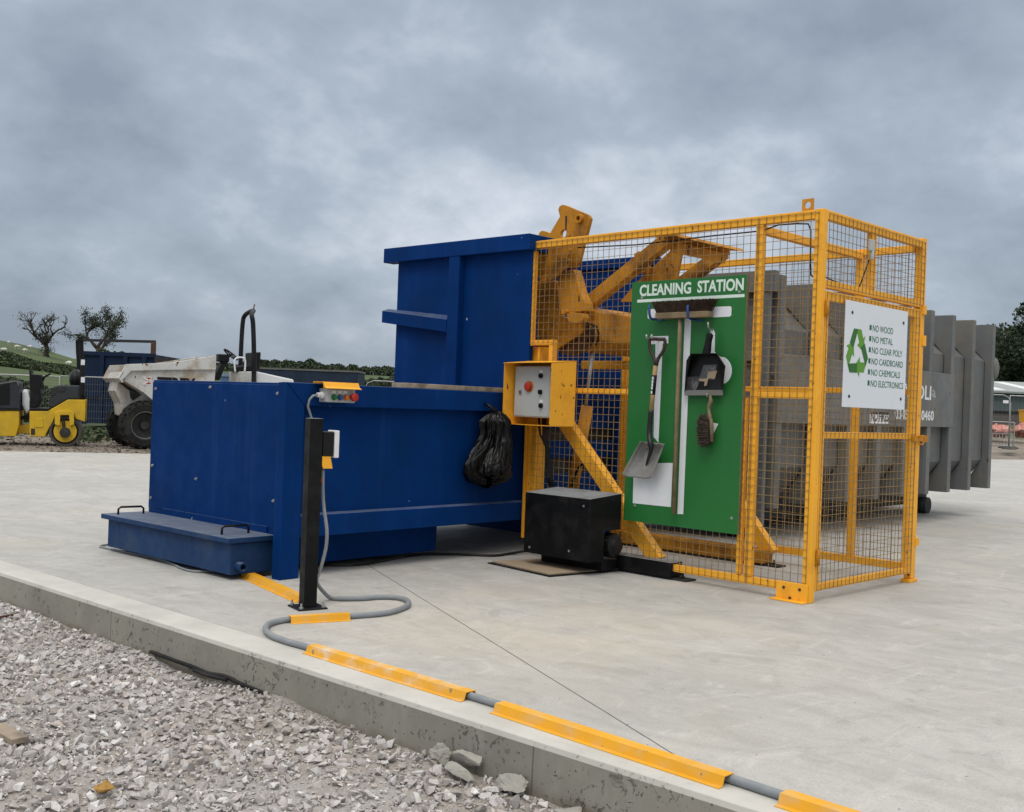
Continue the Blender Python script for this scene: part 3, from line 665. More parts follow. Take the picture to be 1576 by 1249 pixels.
m_ = MB(); m_.prism(fpoly([(872, 484), (878, 480), (896, 482), (898, 488), (896, 494), (884, 498), (874, 494)], .12), yz, .12, .198); pcc = front(866, 479, .12); m_.lathe((.12, pcc[1], pcc[2]), (1, 0, 0), [(0, .0), (0, .024), (.09, .024)], 12); m_.build('pin_housing', yellow_old, lift, bevel=.006)
cb_ = front(890, 478, .34)
m_ = MB(); m_.prism([(cb_[1] + .02, cb_[2] - .01), (cb_[1] - .10, cb_[2] + .03), (cb_[1] - .24, cb_[2] - .02), (cb_[1] - .26, cb_[2] - .26), (cb_[1] - .1, cb_[2] - .36), (cb_[1] + .05, cb_[2] - .28)], lambda a, b_, tt: (tt, a, b_), .34, 1.36); m_.build('cross_tube', yellow_old, lift, bevel=.015)
m_ = MB(); m_.prism(fpoly([(878, 512), (905, 500), (915, 505), (920, 520), (908, 540), (890, 548), (866, 545), (862, 536)], .36), yz, .336, .339); m_.build('oily_plate', rust, lift)
a0 = front(882, 482, .36); a1 = front(1024, 367, .36)
lift_w = .78
def arm_poly(p, q, w):
    d = np.array([q[1] - p[1], q[2] - p[2]]); d /= np.linalg.norm(d); nrm = np.array([-d[1], d[0]])
    a = np.array([p[1], p[2]]); b_ = np.array([q[1], q[2]])
    return [tuple(a + nrm * w), tuple(b_ + nrm * w), tuple(b_ - nrm * w), tuple(a - nrm * w)]
for vv in (.36, .36 + lift_w):
    m_ = MB(); m_.prism(arm_poly(a0, a1, .055), yz, vv, vv + .09); m_.build('fork_arm', yellow_old, lift, bevel=.006)
tp = fpoly([(1018, 371), (1024, 359), (1032, 364), (1036, 376)], .34)
m_ = MB(); m_.prism([(tp[1][0] + .03, tp[1][1] - .055), (tp[1][0] + .02, tp[1][1] + .004), (tp[1][0] - .12, tp[1][1] - .012), (tp[1][0] - .14, tp[1][1] - .04), (tp[1][0] - .115, tp[1][1] - .03), (tp[1][0] + .005, tp[1][1] - .018), (tp[1][0] + .005, tp[1][1] - .06)], yz, .33, 1.26); m_.prism([(a1[1] + .02, a1[2] + .0), (a1[1] - .05, a1[2] - .02), (a1[1] - .05, a1[2] - .11), (a1[1] + .02, a1[2] - .09)], yz, .451, 1.139); m_.build('fork_head', yellow_old, lift, bevel=.004)
z4 = lambda pts: [(960 + x_ / 7.164, 330 + y_ / 7.164) for x_, y_ in pts]
m_ = MB(); m_.prism(fpoly(z4([(-40, 960), (150, 735), (515, 395), (635, 425), (580, 715), (540, 960)]), .75), yz, .75, .78); m_.build('comb_plate', yellow_old, lift, bevel=.003)
m_ = MB(); m_.prism(fpoly(z4([(112, 430), (165, 400), (270, 435), (220, 640), (112, 640)]), .62), yz, .62, .70); m_.build('stop_block', yellow_old, lift, bevel=.005)
m_ = MB(); m_.prism(fpoly(z4([(340, 205), (372, 300), (500, 205), (470, 175), (380, 180)]), .56), yz, .56, .58); m_.build('gusset', yellow_old, lift, bevel=.003)
# columns, braces and base beams, near side and far side
for k, (v0, cm) in enumerate(((.03, black), (1.30, yellow_old))):
    m_ = MB(); m_.box(v0 + .03, v0 + .11, 2.58, 2.725, .131, 1.745); m_.box(v0, v0 + .029, 2.582, 2.606, .131, 1.745); m_.box(v0, v0 + .029, 2.70, 2.723, .131, 1.745); m_.build('column', yellow, lift, bevel=.003)
    m_ = MB(); qa, qb = front(876, 658, .12), front(1014, 864, .12); qa, qb = (qa, qb) if k == 0 else (front(1128, 762, 1.39), front(1188, 852, 1.39)); dq = (qa - qb) / np.linalg.norm(qa - qb); m_.beam((v0 + .09, qb[1] + dq[1] * 1.75, qb[2] + dq[2] * 1.75), (v0 + .09, qb[1], qb[2]), .11, .085, (1, 0, 0)); m_.build('brace', yellow, lift, bevel=.005)
    m_ = MB(); m_.box(v0 - .06, v0 + .09, 1.12, (2.26 if k == 0 else 2.74), .02, .13); m_.build('base_beam', cm, lift, bevel=.005)
    m_ = MB(); m_.box(v0 - .03, v0 + .10, 1.0, 1.22, .0, .014); m_.lathe((v0 + .03, 1.07, .014), (0, 0, 1), [(0, .014), (.016, .014), (.016, .008), (.04, .008), (.04, 0)], 8); m_.build('foot_plate', dark_steel, lift)
m_ = MB(); m_.box(.90, .97, 1.2, 2.88, 1.60, 1.675); m_.build('inner_rail', yellow, lift, bevel=.004)
c0, c1 = front(881, 752, .40), front(904, 625, .40); m_ = MB(); m_.cyl(c0, c1, .052, 18); cyl_ = m_.build('ram', yellow_old, lift)
m_ = MB(); m_.cyl(front(901, 626, .40), front(912, 540, .40), .016, 12); m_.build('ram_rod', steel, cyl_)
for dx in (0, 7, 13):
    p = front(905 + dx, 500 + dx * .3, .28); m_ = MB(); m_.smooth = True
    m_.tube([(.28, p[1] + .03, p[2] + .02), (.26, p[1] - .02, p[2] + .01), (.25, p[1] - .05, p[2] - .05), (.27, p[1] - .03, p[2] - .11), (.30, p[1] + .02, p[2] - .14)], .009, 8); m_.build('hydraulic_hose', blackp, lift)
m_ = MB(); pts = [front(x_, y_, .2) for x_, y_ in ((880, 748), (886, 728), (893, 716), (900, 712), (904, 718))]; m_.tube(pts, .012, 8); m_.build('hydraulic_hose', blackp, lift)

# ------------------------------------------------------------------ control cabinet in its hood
cc = thing('control_cabinet', 'grey electrical control cabinet with red stop button in a yellow hood', 'control cabinet', CAGE, (-.15, 2.4, 1.09))
m_ = MB()
m_.prism([(-.30, 1.155), (-.24, 1.095), (-.012, 1.095), (-.012, 1.618), (-.30, 1.592)], lambda a, b_, tt: (a, tt, b_), 2.660, 2.664)
m_.prism([(-.305, 1.107), (-.295, 1.097), (-.012, 1.095), (-.012, 1.618), (-.305, 1.592)], lambda a, b_, tt: (a, tt, b_), 2.130, 2.134)
m_.add([(-.31, 2.128, 1.594), (-.31, 2.666, 1.590), (-.01, 2.666, 1.620), (-.01, 2.128, 1.620), (-.31, 2.128, 1.598), (-.31, 2.666, 1.594), (-.01, 2.666, 1.624), (-.01, 2.128, 1.624)], [(0, 1, 2, 3), (7, 6, 5, 4), (0, 4, 5, 1), (1, 5, 6, 2), (2, 6, 7, 3), (3, 7, 4, 0)])
m_.box(-.24, -.012, 2.135, 2.659, 1.091, 1.095); m_.box(-.016, -.012, 2.135, 2.659, 1.096, 1.617)
m_.build('hood', yellow, cc)
m_ = MB(); m_.box(-.19, -.018, 2.235, 2.645, 1.155, 1.572); ge = m_.build('enclosure', greybox, cc, bevel=.006)
m_ = MB(); m_.box(-.194, -.1905, 2.245, 2.635, 1.165, 1.562); m_.build('door', greybox, ge, bevel=.001)
def fz(px, py): q = front(px, py, -.195); return q[1], q[2]
u_, z_ = fz(814, 594.5); m_ = MB(); m_.lathe((-.194, u_, z_), (-1, 0, 0), [(0, .022), (.012, .022), (.012, .036), (.022, .036), (.028, .026), (.029, 0)], 22); m_.build('stop_button', red, cc)
m_ = MB(); m_.lathe((-.194, u_ - .005, z_), (-1, 0, 0), [(0, .046), (.003, .046), (.003, 0)], 22); m_.build('stop_plate', orangeb, cc)
for px, py, kind in ((833, 578, 1), (832, 603, 0), (833, 624, 1)):
    u_, z_ = fz(px, py); m_ = MB(); m_.lathe((-.194, u_, z_), (-1, 0, 0), [(0, .02), (.012, .02), (.014, .015), (.022, .014), (.022, 0)], 14); m_.box(-.222, -.212, u_ - .004, u_ + .004, z_ - .016, z_ + .016); m_.build('selector_switch', blackp, cc)
    if kind: m_ = MB(); m_.box(-.198, -.1942, u_ - .017, u_ + .017, z_ + .022, z_ + .046); m_.build('tag', white, cc)
u_, z_ = fz(801, 603); m_ = MB(); m_.box(-.2, -.1942, u_ - .016, u_ + .016, z_ - .02, z_ + .02); lk = m_.build('lock', steel, cc); m_ = MB(); m_.lathe((-.2, u_, z_), (-1, 0, 0), [(0, .009), (.003, .009), (.003, 0)], 10); m_.build('keyhole', blackp, lk)
m_ = MB(); m_.smooth = True; m_.tube([(-.08, 2.40, 1.15), (-.08, 2.39, 1.0), (-.07, 2.36, .9), (-.06, 2.33, .7), (-.06, 2.30, .6)], .018, 8); m_.tube([(-.1, 2.44, 1.15), (-.1, 2.42, 1.02), (-.08, 2.37, .92), (-.08, 2.36, .7), (-.07, 2.32, .6)], .009, 8); m_.build('cable', rubber, cc)

# ------------------------------------------------------------------ black hydraulic power pack
pp = thing('power_pack', 'black hydraulic power pack box with electric motor under the control cabinet', 'power pack', CAGE, (-.28, 1.9, 0))
m_ = MB(); m_.prism([(-.45, .575), (-.08, .605), (-.08, .33), (-.27, .33), (-.27, .105), (-.45, .105)], lambda a, b_, tt: (a, tt, b_), 1.56, 2.225); m_.build('cover', black, pp, bevel=.004)
m_ = MB(); m_.box(-.24, -.065, 1.60, 2.23, .02, .104); m_.build('skid', black, pp, bevel=.004)
m_ = MB(); m_.lathe((-.165, 1.66, .215), (0, -1, 0), [(0, .07), (.02, .085), (.12, .085), (.13, .06), (.15, .055), (.155, .02), (.155, 0)], 22)
for i in range(16):
    a = 2 * math.pi * i / 16; m_.beam((-.165 + .088 * math.cos(a), 1.63, .215 + .088 * math.sin(a)), (-.165 + .088 * math.cos(a), 1.55, .215 + .088 * math.sin(a)), .006, .014, (math.cos(a), 0, math.sin(a)))
m_.build('motor', blackp, pp)
for (u_, z_) in ((1.62, .52), (2.16, .15), (1.75, .17)):
    m_ = MB(); m_.lathe((-.45, u_, z_), (-1, 0, 0), [(0, .009), (.004, .009), (.004, 0)], 10); m_.build('bolt', steel, pp)

# cardboard, mat and hose on the slab
cpts = [(6.154, 5.736), (6.045, 5.055), (6.873, 4.892), (6.95, 5.50)]
m_ = MB(); m_.prism([(6.12, 5.75), (6.02, 5.03), (6.90, 4.865), (6.97, 5.52)], lambda a, b_, tt: (a, b_, tt), .002, .010); tag(m_.build('rubber_mat', rubber, base=(6.5, 5.3, 0)), 'thin black rubber mat under the cardboard sheet on the concrete', 'mat')
m_ = MB(); m_.prism(cpts, lambda a, b_, tt: (a, b_, tt), .011, .019); tag(m_.build('cardboard_sheet', card, base=(6.5, 5.3, .01)), 'flat brown cardboard sheet lying on the slab before the black power pack', 'cardboard')
def smooth_path(pts, n=8):
    pts = [np.array(p, float) for p in pts]; out = []
    for i in range(len(pts) - 1):
        p0, p1, p2, p3 = pts[max(i - 1, 0)], pts[i], pts[i + 1], pts[min(i + 2, len(pts) - 1)]
        for k in range(n):
            s = k / n; out.append(.5 * ((2 * p1) + (p2 - p0) * s + (2 * p0 - 5 * p1 + 4 * p2 - p3) * s * s + (3 * p1 - p0 - 3 * p2 + p3) * s ** 3))
    return out + [pts[-1]]
m_ = MB(); m_.tube(smooth_path([(4.9, 6.45, .012), (5.22, 6.22, .012), (5.9, 6.36, .012), (6.2, 6.22, .012), (6.43, 5.98, .012), (6.62, 5.98, .012), (6.80, 5.90, .03), (6.72, 5.5, .05)]), .011, 8)
tag(m_.build('hydraulic_hose', rubber, base=(5.9, 6.2, 0)), 'thin black hose running over the slab into the power pack', 'hose')
m_ = MB(); m_.tube(smooth_path([(4.40, 8.12, .01), (4.27, 8.17, .01), (4.13, 8.10, .01), (4.13, 7.85, .01), (4.16, 7.3, .01), (4.12, 6.98, .01), (4.075, 6.80, .01), (4.085, 6.62, .01), (4.3, 6.5, .01)]), .0075, 8)
tag(m_.build('cable', conduit_m, base=(4.1, 7.3, 0)), 'thin grey cable trailing on the slab under the blue front tank', 'cable')

# ------------------------------------------------------------------ switch post with isolator
PST = Frame((3.935, 5.152, 0), rad(-14))
sp = thing('switch_post', 'black steel post with isolator switch beside the blue compactor corner', 'post', PST, (0, 0, 0))
m_ = MB(); m_.box(-.041, .041, -.041, .041, .011, 1.128); m_.build('post', black, sp, bevel=.004)
m_ = MB(); m_.box(-.09, .09, -.09, .09, 0, .010); bp = m_.build('base_plate', blackp, sp, bevel=.002)
for a in (-.07, .07):
    for b_ in (-.07, .07):
        m_ = MB(); m_.lathe((a, b_, .010), (0, 0, 1), [(0, .013), (.010, .013), (.010, .006), (.03, .006), (.03, 0)], 6); m_.build('bolt', steel, bp)
m_ = MB(); m_.box(.043, .112, -.045, .045, .905, 1.05); iso = m_.build('isolator', blackp, sp, bevel=.005)
m_ = MB(); m_.box(.113, .142, -.055, .055, .895, 1.058); m_.box(.143, .152, -.03, .03, .93, 1.02); m_.build('cover', white, iso, bevel=.006)
m_ = MB(); m_.prism([(.043, .905), (.095, .905), (.112, .83), (.05, .83), (.043, .85)], lambda a, b_, tt: (a, tt, b_), -.04, .04); m_.build('socket_box', yellow, sp, bevel=.003)
m_ = MB(); m_.box(.042, .05, -.012, .012, .03, .85); m_.build('trunking', white, sp)
m_ = MB(); m_.box(.043, .055, -.02, .02, .745, .775); m_.build('clip', red, sp)
# grey conduit: from the socket, round the S-bend, then under the covers along the kerb
z = .016
hang = [VIEW.w(bgp(px, py, 6.40)) for px, py in ((497, 722), (497, 760), (499, 785), (503, 815), (502, 840), (497, 862), (491, 882), (488, 897))]
cpath = [tuple(q) for q in hang] + [(4.18, 5.26, .02), (4.22, 5.20, z), (4.33, 5.13, z), (4.44, 5.10, z), (4.52, 5.03, z), (4.515, 4.92, z), (4.42, 4.80, z), (4.30, 4.73, z), (4.127, 4.69, z), (3.89, 4.755, z), (3.72, 4.835, z), (3.58, 4.878, z), (3.45, 4.845, z), (3.345, 4.73, z), (3.285, 4.58, z), (3.27, 4.42, z), (3.275, 4.25, z), (3.272, 3.7, z), (3.262, 3.05, z), (3.235, 2.4, z), (3.205, 1.84, z), (3.19, 1.6, z), (3.16, .9, z)]
sp_path = smooth_path(cpath, 6); m_ = MB(); m_.tube(sp_path, [float(np.interp(i, [0, 40, 60], [.0105, .0105, .0165])) for i in range(len(sp_path))], 12)
tag(m_.build('conduit', conduit_m, base=(3.5, 4.5, 0)), 'grey flexible conduit snaking in an S from the black post to the kerb', 'conduit')
def cover(p0, p1, label, mt, w=.122, h=.036):
    p0 = np.array(p0, float); p1 = np.array(p1, float); d = p1 - p0; L = np.hypot(*d); d /= L; nrm = np.array([-d[1], d[0]])
    o = p0
    sec = [(-w / 2, .003), (-w / 2 + .022, .004), (-w * .22, h), (w * .22, h), (w / 2 - .022, .004), (w / 2, .003)]
    m_ = MB(); n = max(4, int(L / .12)); P = []
    for i in range(n + 1):
        s = L * i / n; row = []
        for a, b_ in sec:
            wob = .0015 * mnoise.noise((s * 3, a * 9, p0[1])); row.append((o[0] + d[0] * s + nrm[0] * (a + wob), o[1] + d[1] * s + nrm[1] * (a + wob), b_ + abs(wob)))
        P.append(row)
    m_.grid(P)
    ob = m_.build('cable_cover', mt, base=(p0[0], p0[1], 0), solid=.004)
    tag(ob, label, 'cable cover', 'yellow steel cable covers on the concrete')
    q = max(1, int(L / .45))
    for i in range(q + 1):
        s = .03 + (L - .06) * i / q
        b = MB(); c_ = (o[0] + d[0] * s - nrm[0] * (w / 2 - .012), o[1] + d[1] * s - nrm[1] * (w / 2 - .012), .004); b.lathe(c_, (0, 0, 1), [(0, .008), (.006, .007), (.006, 0)], 8); b.build('screw', dark_steel, ob)
    return ob
cover((3.262, 3.135), (3.275, 4.24), 'scuffed faded yellow cable cover on the kerb, longer stretch left of the gap', yellow_faded)
cover((3.185, 1.845), (3.24, 2.945), 'clean yellow cable cover on the kerb, crossing the joint in the slab', yellow_cover)
cover((3.15, .75), (3.185, 1.642), 'yellow cable cover cut off by the bottom edge of the picture', yellow_cover)
cover((3.915, 4.745), (3.60, 4.87), 'short yellow cable cover over the bend of the grey conduit', yellow_cover, .11)
cover((4.02, 5.30), (4.28, 6.30), 'yellow cable cover disappearing under the blue front tank', yellow_cover)

# ------------------------------------------------------------------ green tool board and its tools
BV = -.030
board = thing('tool_board', 'green tool shadow board with white lettering CLEANING STATION on the cage', 'tool board', CAGE, (BV, 1.07, .4))
m_ = MB(); m_.box(BV, -.012, .557, 1.577, .400, 2.222); m_.build('panel', green, board, bevel=.001)
m_ = MB(); m_.box(BV + .0005, -.0125, .553, .5565, .400, 2.222); m_.build('edge_strip', wood_old, board)
def fb(px, py, dv=.0): q = front(px, py, BV - dv); return np.array([BV - dv, q[1], q[2]])
def vinyl(name, pts, th=.0012):
    P = [(q[1], q[2]) for q in (fb(*p) for p in pts)]
    m = MB(); m.prism(P, yz, BV - th, BV - .0002); return m.build(name, white_vinyl, board)
AX = (0, -1, 0); AZ = (0, 0, 1)
for word, pa, pb_ in (('CLEANING', (984, 455.2), (1063.5, 449.9)), ('STATION', (1073, 449.6), (1144.5, 444.4))):
    tl = fb(*pa); ob, w = text(word, .116, textw, board, 'lettering', tl, AX, AZ, bold=.0034)
    k = np.linalg.norm(fb(*pa) - fb(*pb_)) / w; bpy.data.objects.remove(ob); text(word, .116, textw, board, 'lettering', tl, AX, AZ, sx=k, bold=.0034)
a_, b__ = fb(981, 463), fb(1146, 453.5); m_ = MB(); m_.box(BV - .0012, BV - .0002, b__[1], a_[1], a_[2] - .012, a_[2] + .010); m_.build('rule', textw, board)
vinyl('silhouette', [(997, 477), (999, 475.5), (1124, 471), (1126, 473), (1125.5, 485), (1123, 487), (1064, 489.6), (1051.5, 791), (1042.8, 790.5), (1054, 490), (999, 490.5), (997, 489)])
vinyl('silhouette', [(1000.5, 517.5), (1029, 516.5), (1028.5, 528), (1020, 528.5), (1013.5, 681), (1006, 672), (1009, 529), (1000.3, 529.5)])
vinyl('silhouette', [(975.5, 713), (1035.5, 712), (1032.5, 780), (974, 774)])
cc_ = fb(1109, 570); vinyl_pts = [(1094, 508), (1097.5, 505), (1100.5, 512), (1100, 541), (1109, 549)]
for a in np.linspace(-75, 70, 14): vinyl_pts.append((1109 + 17.5 * math.cos(rad(a)), 570 + 21.5 * math.sin(rad(a))))
vinyl_pts += [(1104, 592), (1085, 592), (1080, 545), (1092, 541)]
vinyl('silhouette', vinyl_pts)
vinyl('silhouette', [(1092, 650), (1098, 650), (1105.5, 652), (1096, 671), (1090, 684), (1086, 685), (1076, 674)])
for px, py in ((988, 458), (1138, 449), (977, 778), (1126, 797)):
    c = fb(px, py); m_ = MB(); m_.lathe(c, (-1, 0, 0), [(0, .011), (.003, .011), (.004, .006), (.007, .006), (.007, 0)], 12); m_.build('screw', steel, board)
# two blue spring hooks for the broom, one clip for the shovel
for px in (1011, 1070):
    a = fb(px, 474); b_ = fb(px + .5, 490); m_ = MB(); m_.smooth = True
    m_.tube([b_ + (0, .0, 0), b_ + (-.05, 0, -.01), b_ + (-.085, 0, .0), b_ + (-.098, 0, .03), a + (-.094, 0, .0), a + (-.085, 0, .012)], .010, 8)
    m_.tube([b_ + (-.01, 0, -.005), b_ + (-.02, -.04, -.018), b_ + (-.02, -.075, -.015)], .007, 8); m_.build('hook', bluehook, board)
for px, py in ((1006, 522), (1014, 522)):
    a = fb(px, py); m_ = MB(); m_.smooth = True; m_.tube([a, a + (-.05, 0, -.005), a + (-.085, 0, .005), a + (-.09, 0, .03)], .008, 8); m_.build('hook', steel, board)
a = fb(1097, 507); m_ = MB(); m_.smooth = True; m_.tube([a, a + (-.04, 0, .0), a + (-.06, 0, .02), a + (-.062, 0, .05)], .007, 8); m_.build('hook', steel, board)
a = fb(1093.5, 612); m_ = MB(); m_.smooth = True; m_.tube([a, a + (-.03, 0, .0), a + (-.045, 0, .015), a + (-.045, 0, .03)], .005, 8); m_.build('hook', steel, board)

# broom, head up in the hooks
OV = .06
def ft_(px, py, dv): q = front(px, py, BV - dv); return np.array([BV - dv, q[1], q[2]])
h0, h1 = ft_(1047, 489, OV), ft_(1036.5, 790, .05)
br = thing('broom', 'wide broom with brown bristles hanging head up on the green board', 'broom', CAGE, h1)
m_ = MB(); m_.tube([h0, (h0 + h1) / 2, h1], [.0150, .0150, .0145], 14); m_.build('handle', wood_old, br)
bl, brt = ft_(1012, 487.5, OV), ft_(1094, 482, OV)
u0, u1, zz = bl[1], brt[1], (bl[2] + brt[2]) / 2
m_ = MB(); m_.box(-BV * -1 - OV - .03 if False else BV - OV - .032, BV - OV + .032, u1, u0, zz - .022, zz + .022); m_.build('head_block', wood_old, br, bevel=.005)
m_ = MB()
for i in range(1500):
    s = RNG.random(); u = u1 + .006 + (u0 - u1 - .012) * s; v = BV - OV + RNG.uniform(-.028, .028)
    fan = (s - .5) * .085 + RNG.normal() * .008; L_ = .088 + RNG.uniform(-.012, .004)
    p0 = np.array([v, u, zz + .02]); p1 = np.array([v + RNG.normal() * .008, u + fan, zz + .02 + L_]); r = .0017
    m_.add([p0 + (0, -r, 0), p0 + (0, r, 0), p0 + (-r, 0, 0), p1 + (0, -r, 0), p1 + (0, r, 0), p1 + (-r, 0, 0)], [(0, 1, 4, 3), (1, 2, 5, 4), (2, 0, 3, 5), (3, 4, 5)])
m_.box(BV - OV - .022, BV - OV + .024, u1 + .01, u0 - .01, zz + .02, zz + .075)
m_.build('bristles', bristle, br, recalc=False)

# shovel, D grip up
sv = .075
b0 = ft_(1003, 737, .1)
sh = thing('shovel', 'square mouth shovel with steel blade and brown grip hanging on the green board', 'shovel', CAGE, b0)
g = [ft_(x_, y_, sv) for x_, y_ in ((1001, 521), (1023, 522))]
gl = [ft_(x_, y_, sv) for x_, y_ in ((1000.2, 521), (999.6, 531), (1002, 541), (1006.5, 550), (1009, 560))]
gr = [ft_(x_, y_, sv) for x_, y_ in ((1023.5, 522), (1023.2, 531), (1020, 541), (1014, 550), (1010.5, 560))]
m_ = MB(); m_.tube(smooth_path(gl, 4), .0125, 10); m_.tube(smooth_path(gr, 4), .0125, 10); m_.tube(g, .0135, 12); m_.tube([ft_(1010, 550, sv), ft_(1009.5, 562, sv)], .019, 12); m_.build('grip', dgrip, sh)
sp0, sp1, sp2, sp3 = ft_(1009.3, 561, sv), ft_(1007.5, 577, sv), ft_(1004.8, 607, sv), ft_(1002.2, 632, sv)
m_ = MB(); m_.tube([sp0, sp1, sp2, sp3], .0178, 14); shf = m_.build('shaft', wood, sh)
m_ = MB(); m_.tube([sp1, sp2], .0186, 14); sl = m_.build('sleeve_label', blackp, shf)
d_ = (sp1 - sp2) / np.linalg.norm(sp1 - sp2)
for i, k_ in enumerate((.12, .34, .5, .66, .84)):
    c = sp2 + (sp1 - sp2) * k_; m_ = MB(); m_.box(c[0] - .0196, c[0] - .0188, c[1] - .007, c[1] + .006, c[2] - .011, c[2] + .010)
    m_.build('label_print', white, sl)
so = [ft_(1002.2, 631, sv), ft_(1000, 655, sv), ft_(999.5, 670, sv + .01), ft_(1001.5, 683, sv + .03), ft_(1002, 692, .09), ft_(997, 708, .068), ft_(994, 716, .055)]
m_ = MB(); m_.tube(smooth_path(so, 4), [.0195] * 8 + list(np.linspace(.0195, .022, 6)) + list(np.linspace(.02, .004, 11)), 12); m_.build('socket', socket, sh)
P = []; n = 20
for i in range(n + 1):
    row = []
    for j in range(n + 1):
        s, q = j / n, i / n
        top_ = (984.8 + (1023.2 - 984.8) * s, 678.8 + 3.8 * s); bot_ = (957 + 46 * s, 732.6 + 4.8 * s - 3 * (abs(2 * s - 1) ** 6))
        px_, py_ = top_[0] * (1 - q) + bot_[0] * q, top_[1] * (1 - q) + bot_[1] * q
        wall = max(0, 1 - s / .20) ** 1.5 + max(0, (s - .86) / .14) ** 1.5; back = max(0, 1 - q / .16) ** 1.5
        dv_ = .03 + .075 * min(1, wall * (1 - .55 * q)) + .06 * back + .03 * q + .016 * math.exp(-((s - .62 + q * .25) / .09) ** 2) * max(0, 1 - q * 1.6)
        row.append(tuple(ft_(px_, py_, dv_)))
    P.append(row)
m_ = MB(); m_.smooth = True; m_.grid(P); m_.build('blade', shovel_steel, sh, solid=.004)

# dustpan
z1 = lambda x_, y_, dv: ft_(930 + x_ / 6.245, 410 + y_ / 6.245, dv)
dp = thing('dustpan', 'black plastic dustpan hanging by its handle on the green board', 'dustpan', CAGE, z1(960, 1200, .05))
D0, D1 = .03, .10
fl = [z1(805, 870, D0), z1(1105, 850, D0), z1(1140, 1190, D0), z1(770, 1190, D0)]
m_ = MB()
m_.grid([[fl[0], fl[1]], [fl[3], fl[2]]])
wl_ = [z1(790, 900, D1), z1(835, 835, D1), z1(1085, 830, D1), z1(1165, 955, D1), z1(1140, 1185, D0 + .018)]
m_.add([fl[0], fl[1], wl_[2], wl_[1]], [(0, 1, 2, 3)]); m_.add([fl[1], fl[2], wl_[4], wl_[3], wl_[2]], [(0, 1, 2, 3, 4)]); m_.add([fl[0], wl_[1], wl_[0], z1(772, 1185, D0 + .018), fl[3]], [(0, 1, 2, 3, 4)])
m_.build('pan', blackp, dp, solid=.004)
m_ = MB(); P = [z1(766, 1188, D0 + .004), z1(1140, 1184, D0 + .004), z1(1138, 1236, D0 + .012), z1(770, 1238, D0 + .012)]; m_.add(P, [(0, 1, 2, 3)]); m_.build('lip', rimm, dp, solid=.004)
m_ = MB(); m_.add([z1(955, 945, D0 + .004), z1(1085, 940, D0 + .004), z1(1060, 1085, D0 + .004), z1(910, 1085, D0 + .004)], [(0, 1, 2, 3)]); stk_ = m_.build('label', paint('label_grey', (.075, .08, .085), .5, grime=(.25, .25, .24), grime_amt=.5, grime_scale=20), dp, solid=.0008)
m_ = MB()
for q_ in ([(1000, 1010), (1085, 1000), (1062, 1078), (1010, 1072), (985, 1090)], [(905, 1080), (1000, 1072), (985, 1140), (960, 1150), (965, 1105), (915, 1100)]): m_.add([z1(a, b_, D0 + .0062) for a, b_ in q_], [tuple(range(len(q_)))])
m_.build('scuff', card, stk_, solid=.0004)
m_ = MB(); m_.add([z1(780, 1060, D0 + .002), z1(1125, 1050, D0 + .002), z1(1138, 1188, D0 + .002), z1(772, 1188, D0 + .002)], [(0, 1, 2, 3)]); m_.build('dusty_floor', paint('dusty_plastic', (.035, .036, .038), .6, grime=(.16, .16, .155), grime_amt=.8, grime_scale=14), dp, solid=.0006)
m_ = MB(); m_.prism([(q[1], q[2]) for q in (z1(955, 838, .07), z1(985, 720, .07), z1(1000, 636, .07), z1(1030, 640, .07), z1(1046, 660, .07), z1(1030, 720, .07), z1(1020, 838, .07))], yz, BV - .095, BV - .06); m_.build('handle', blackp, dp, bevel=.006)

# hand brush
z2_ = lambda x_, y_, dv: ft_(930 + x_ / 5.204, 600 + y_ / 5.204, dv)
hb = thing('hand_brush', 'small hand brush with dark bristles hanging below the black dustpan', 'hand brush', CAGE, z2_(815, 440, .05))
pts = [z2_(848, 45, .05), z2_(852, 90, .05), z2_(836, 140, .05), z2_(842, 190, .05), z2_(850, 230, .05)]
m_ = MB(); m_.smooth = True; m_.tube(smooth_path(pts, 4), [.010] * 3 + [.015] * 5 + [.012] * 5 + [.014] * 4, 10); pz = [z2_(852, 228, .05), z2_(858, 300, .05), z2_(862, 415, .05)]; m_.tube(pz, [.014, .016, .012], 10); m_.build('handle', wood_old, hb)
m_ = MB()
for i in range(1100):
    s = RNG.random(); c = z2_(852, 230 + 195 * s, .05); v = c[0] + RNG.uniform(-.028, .028); L_ = .095 * (1 - abs(2 * s - 1) ** 4 * .35)
    p0 = np.array([v, c[1], c[2]]); p1 = p0 + np.array([RNG.normal() * .010, L_ * (.92 + RNG.random() * .16), RNG.normal() * .010 + (.5 - s) * .05]); r = .0019
    m_.add([p0 + (0, 0, -r), p0 + (0, 0, r), p0 + (-r, 0, 0), p1 + (0, 0, -r), p1 + (0, 0, r), p1 + (-r, 0, 0)], [(0, 1, 4, 3), (1, 2, 5, 4), (2, 0, 3, 5), (3, 4, 5)])
m_.build('bristles', bristle2, hb, recalc=False)

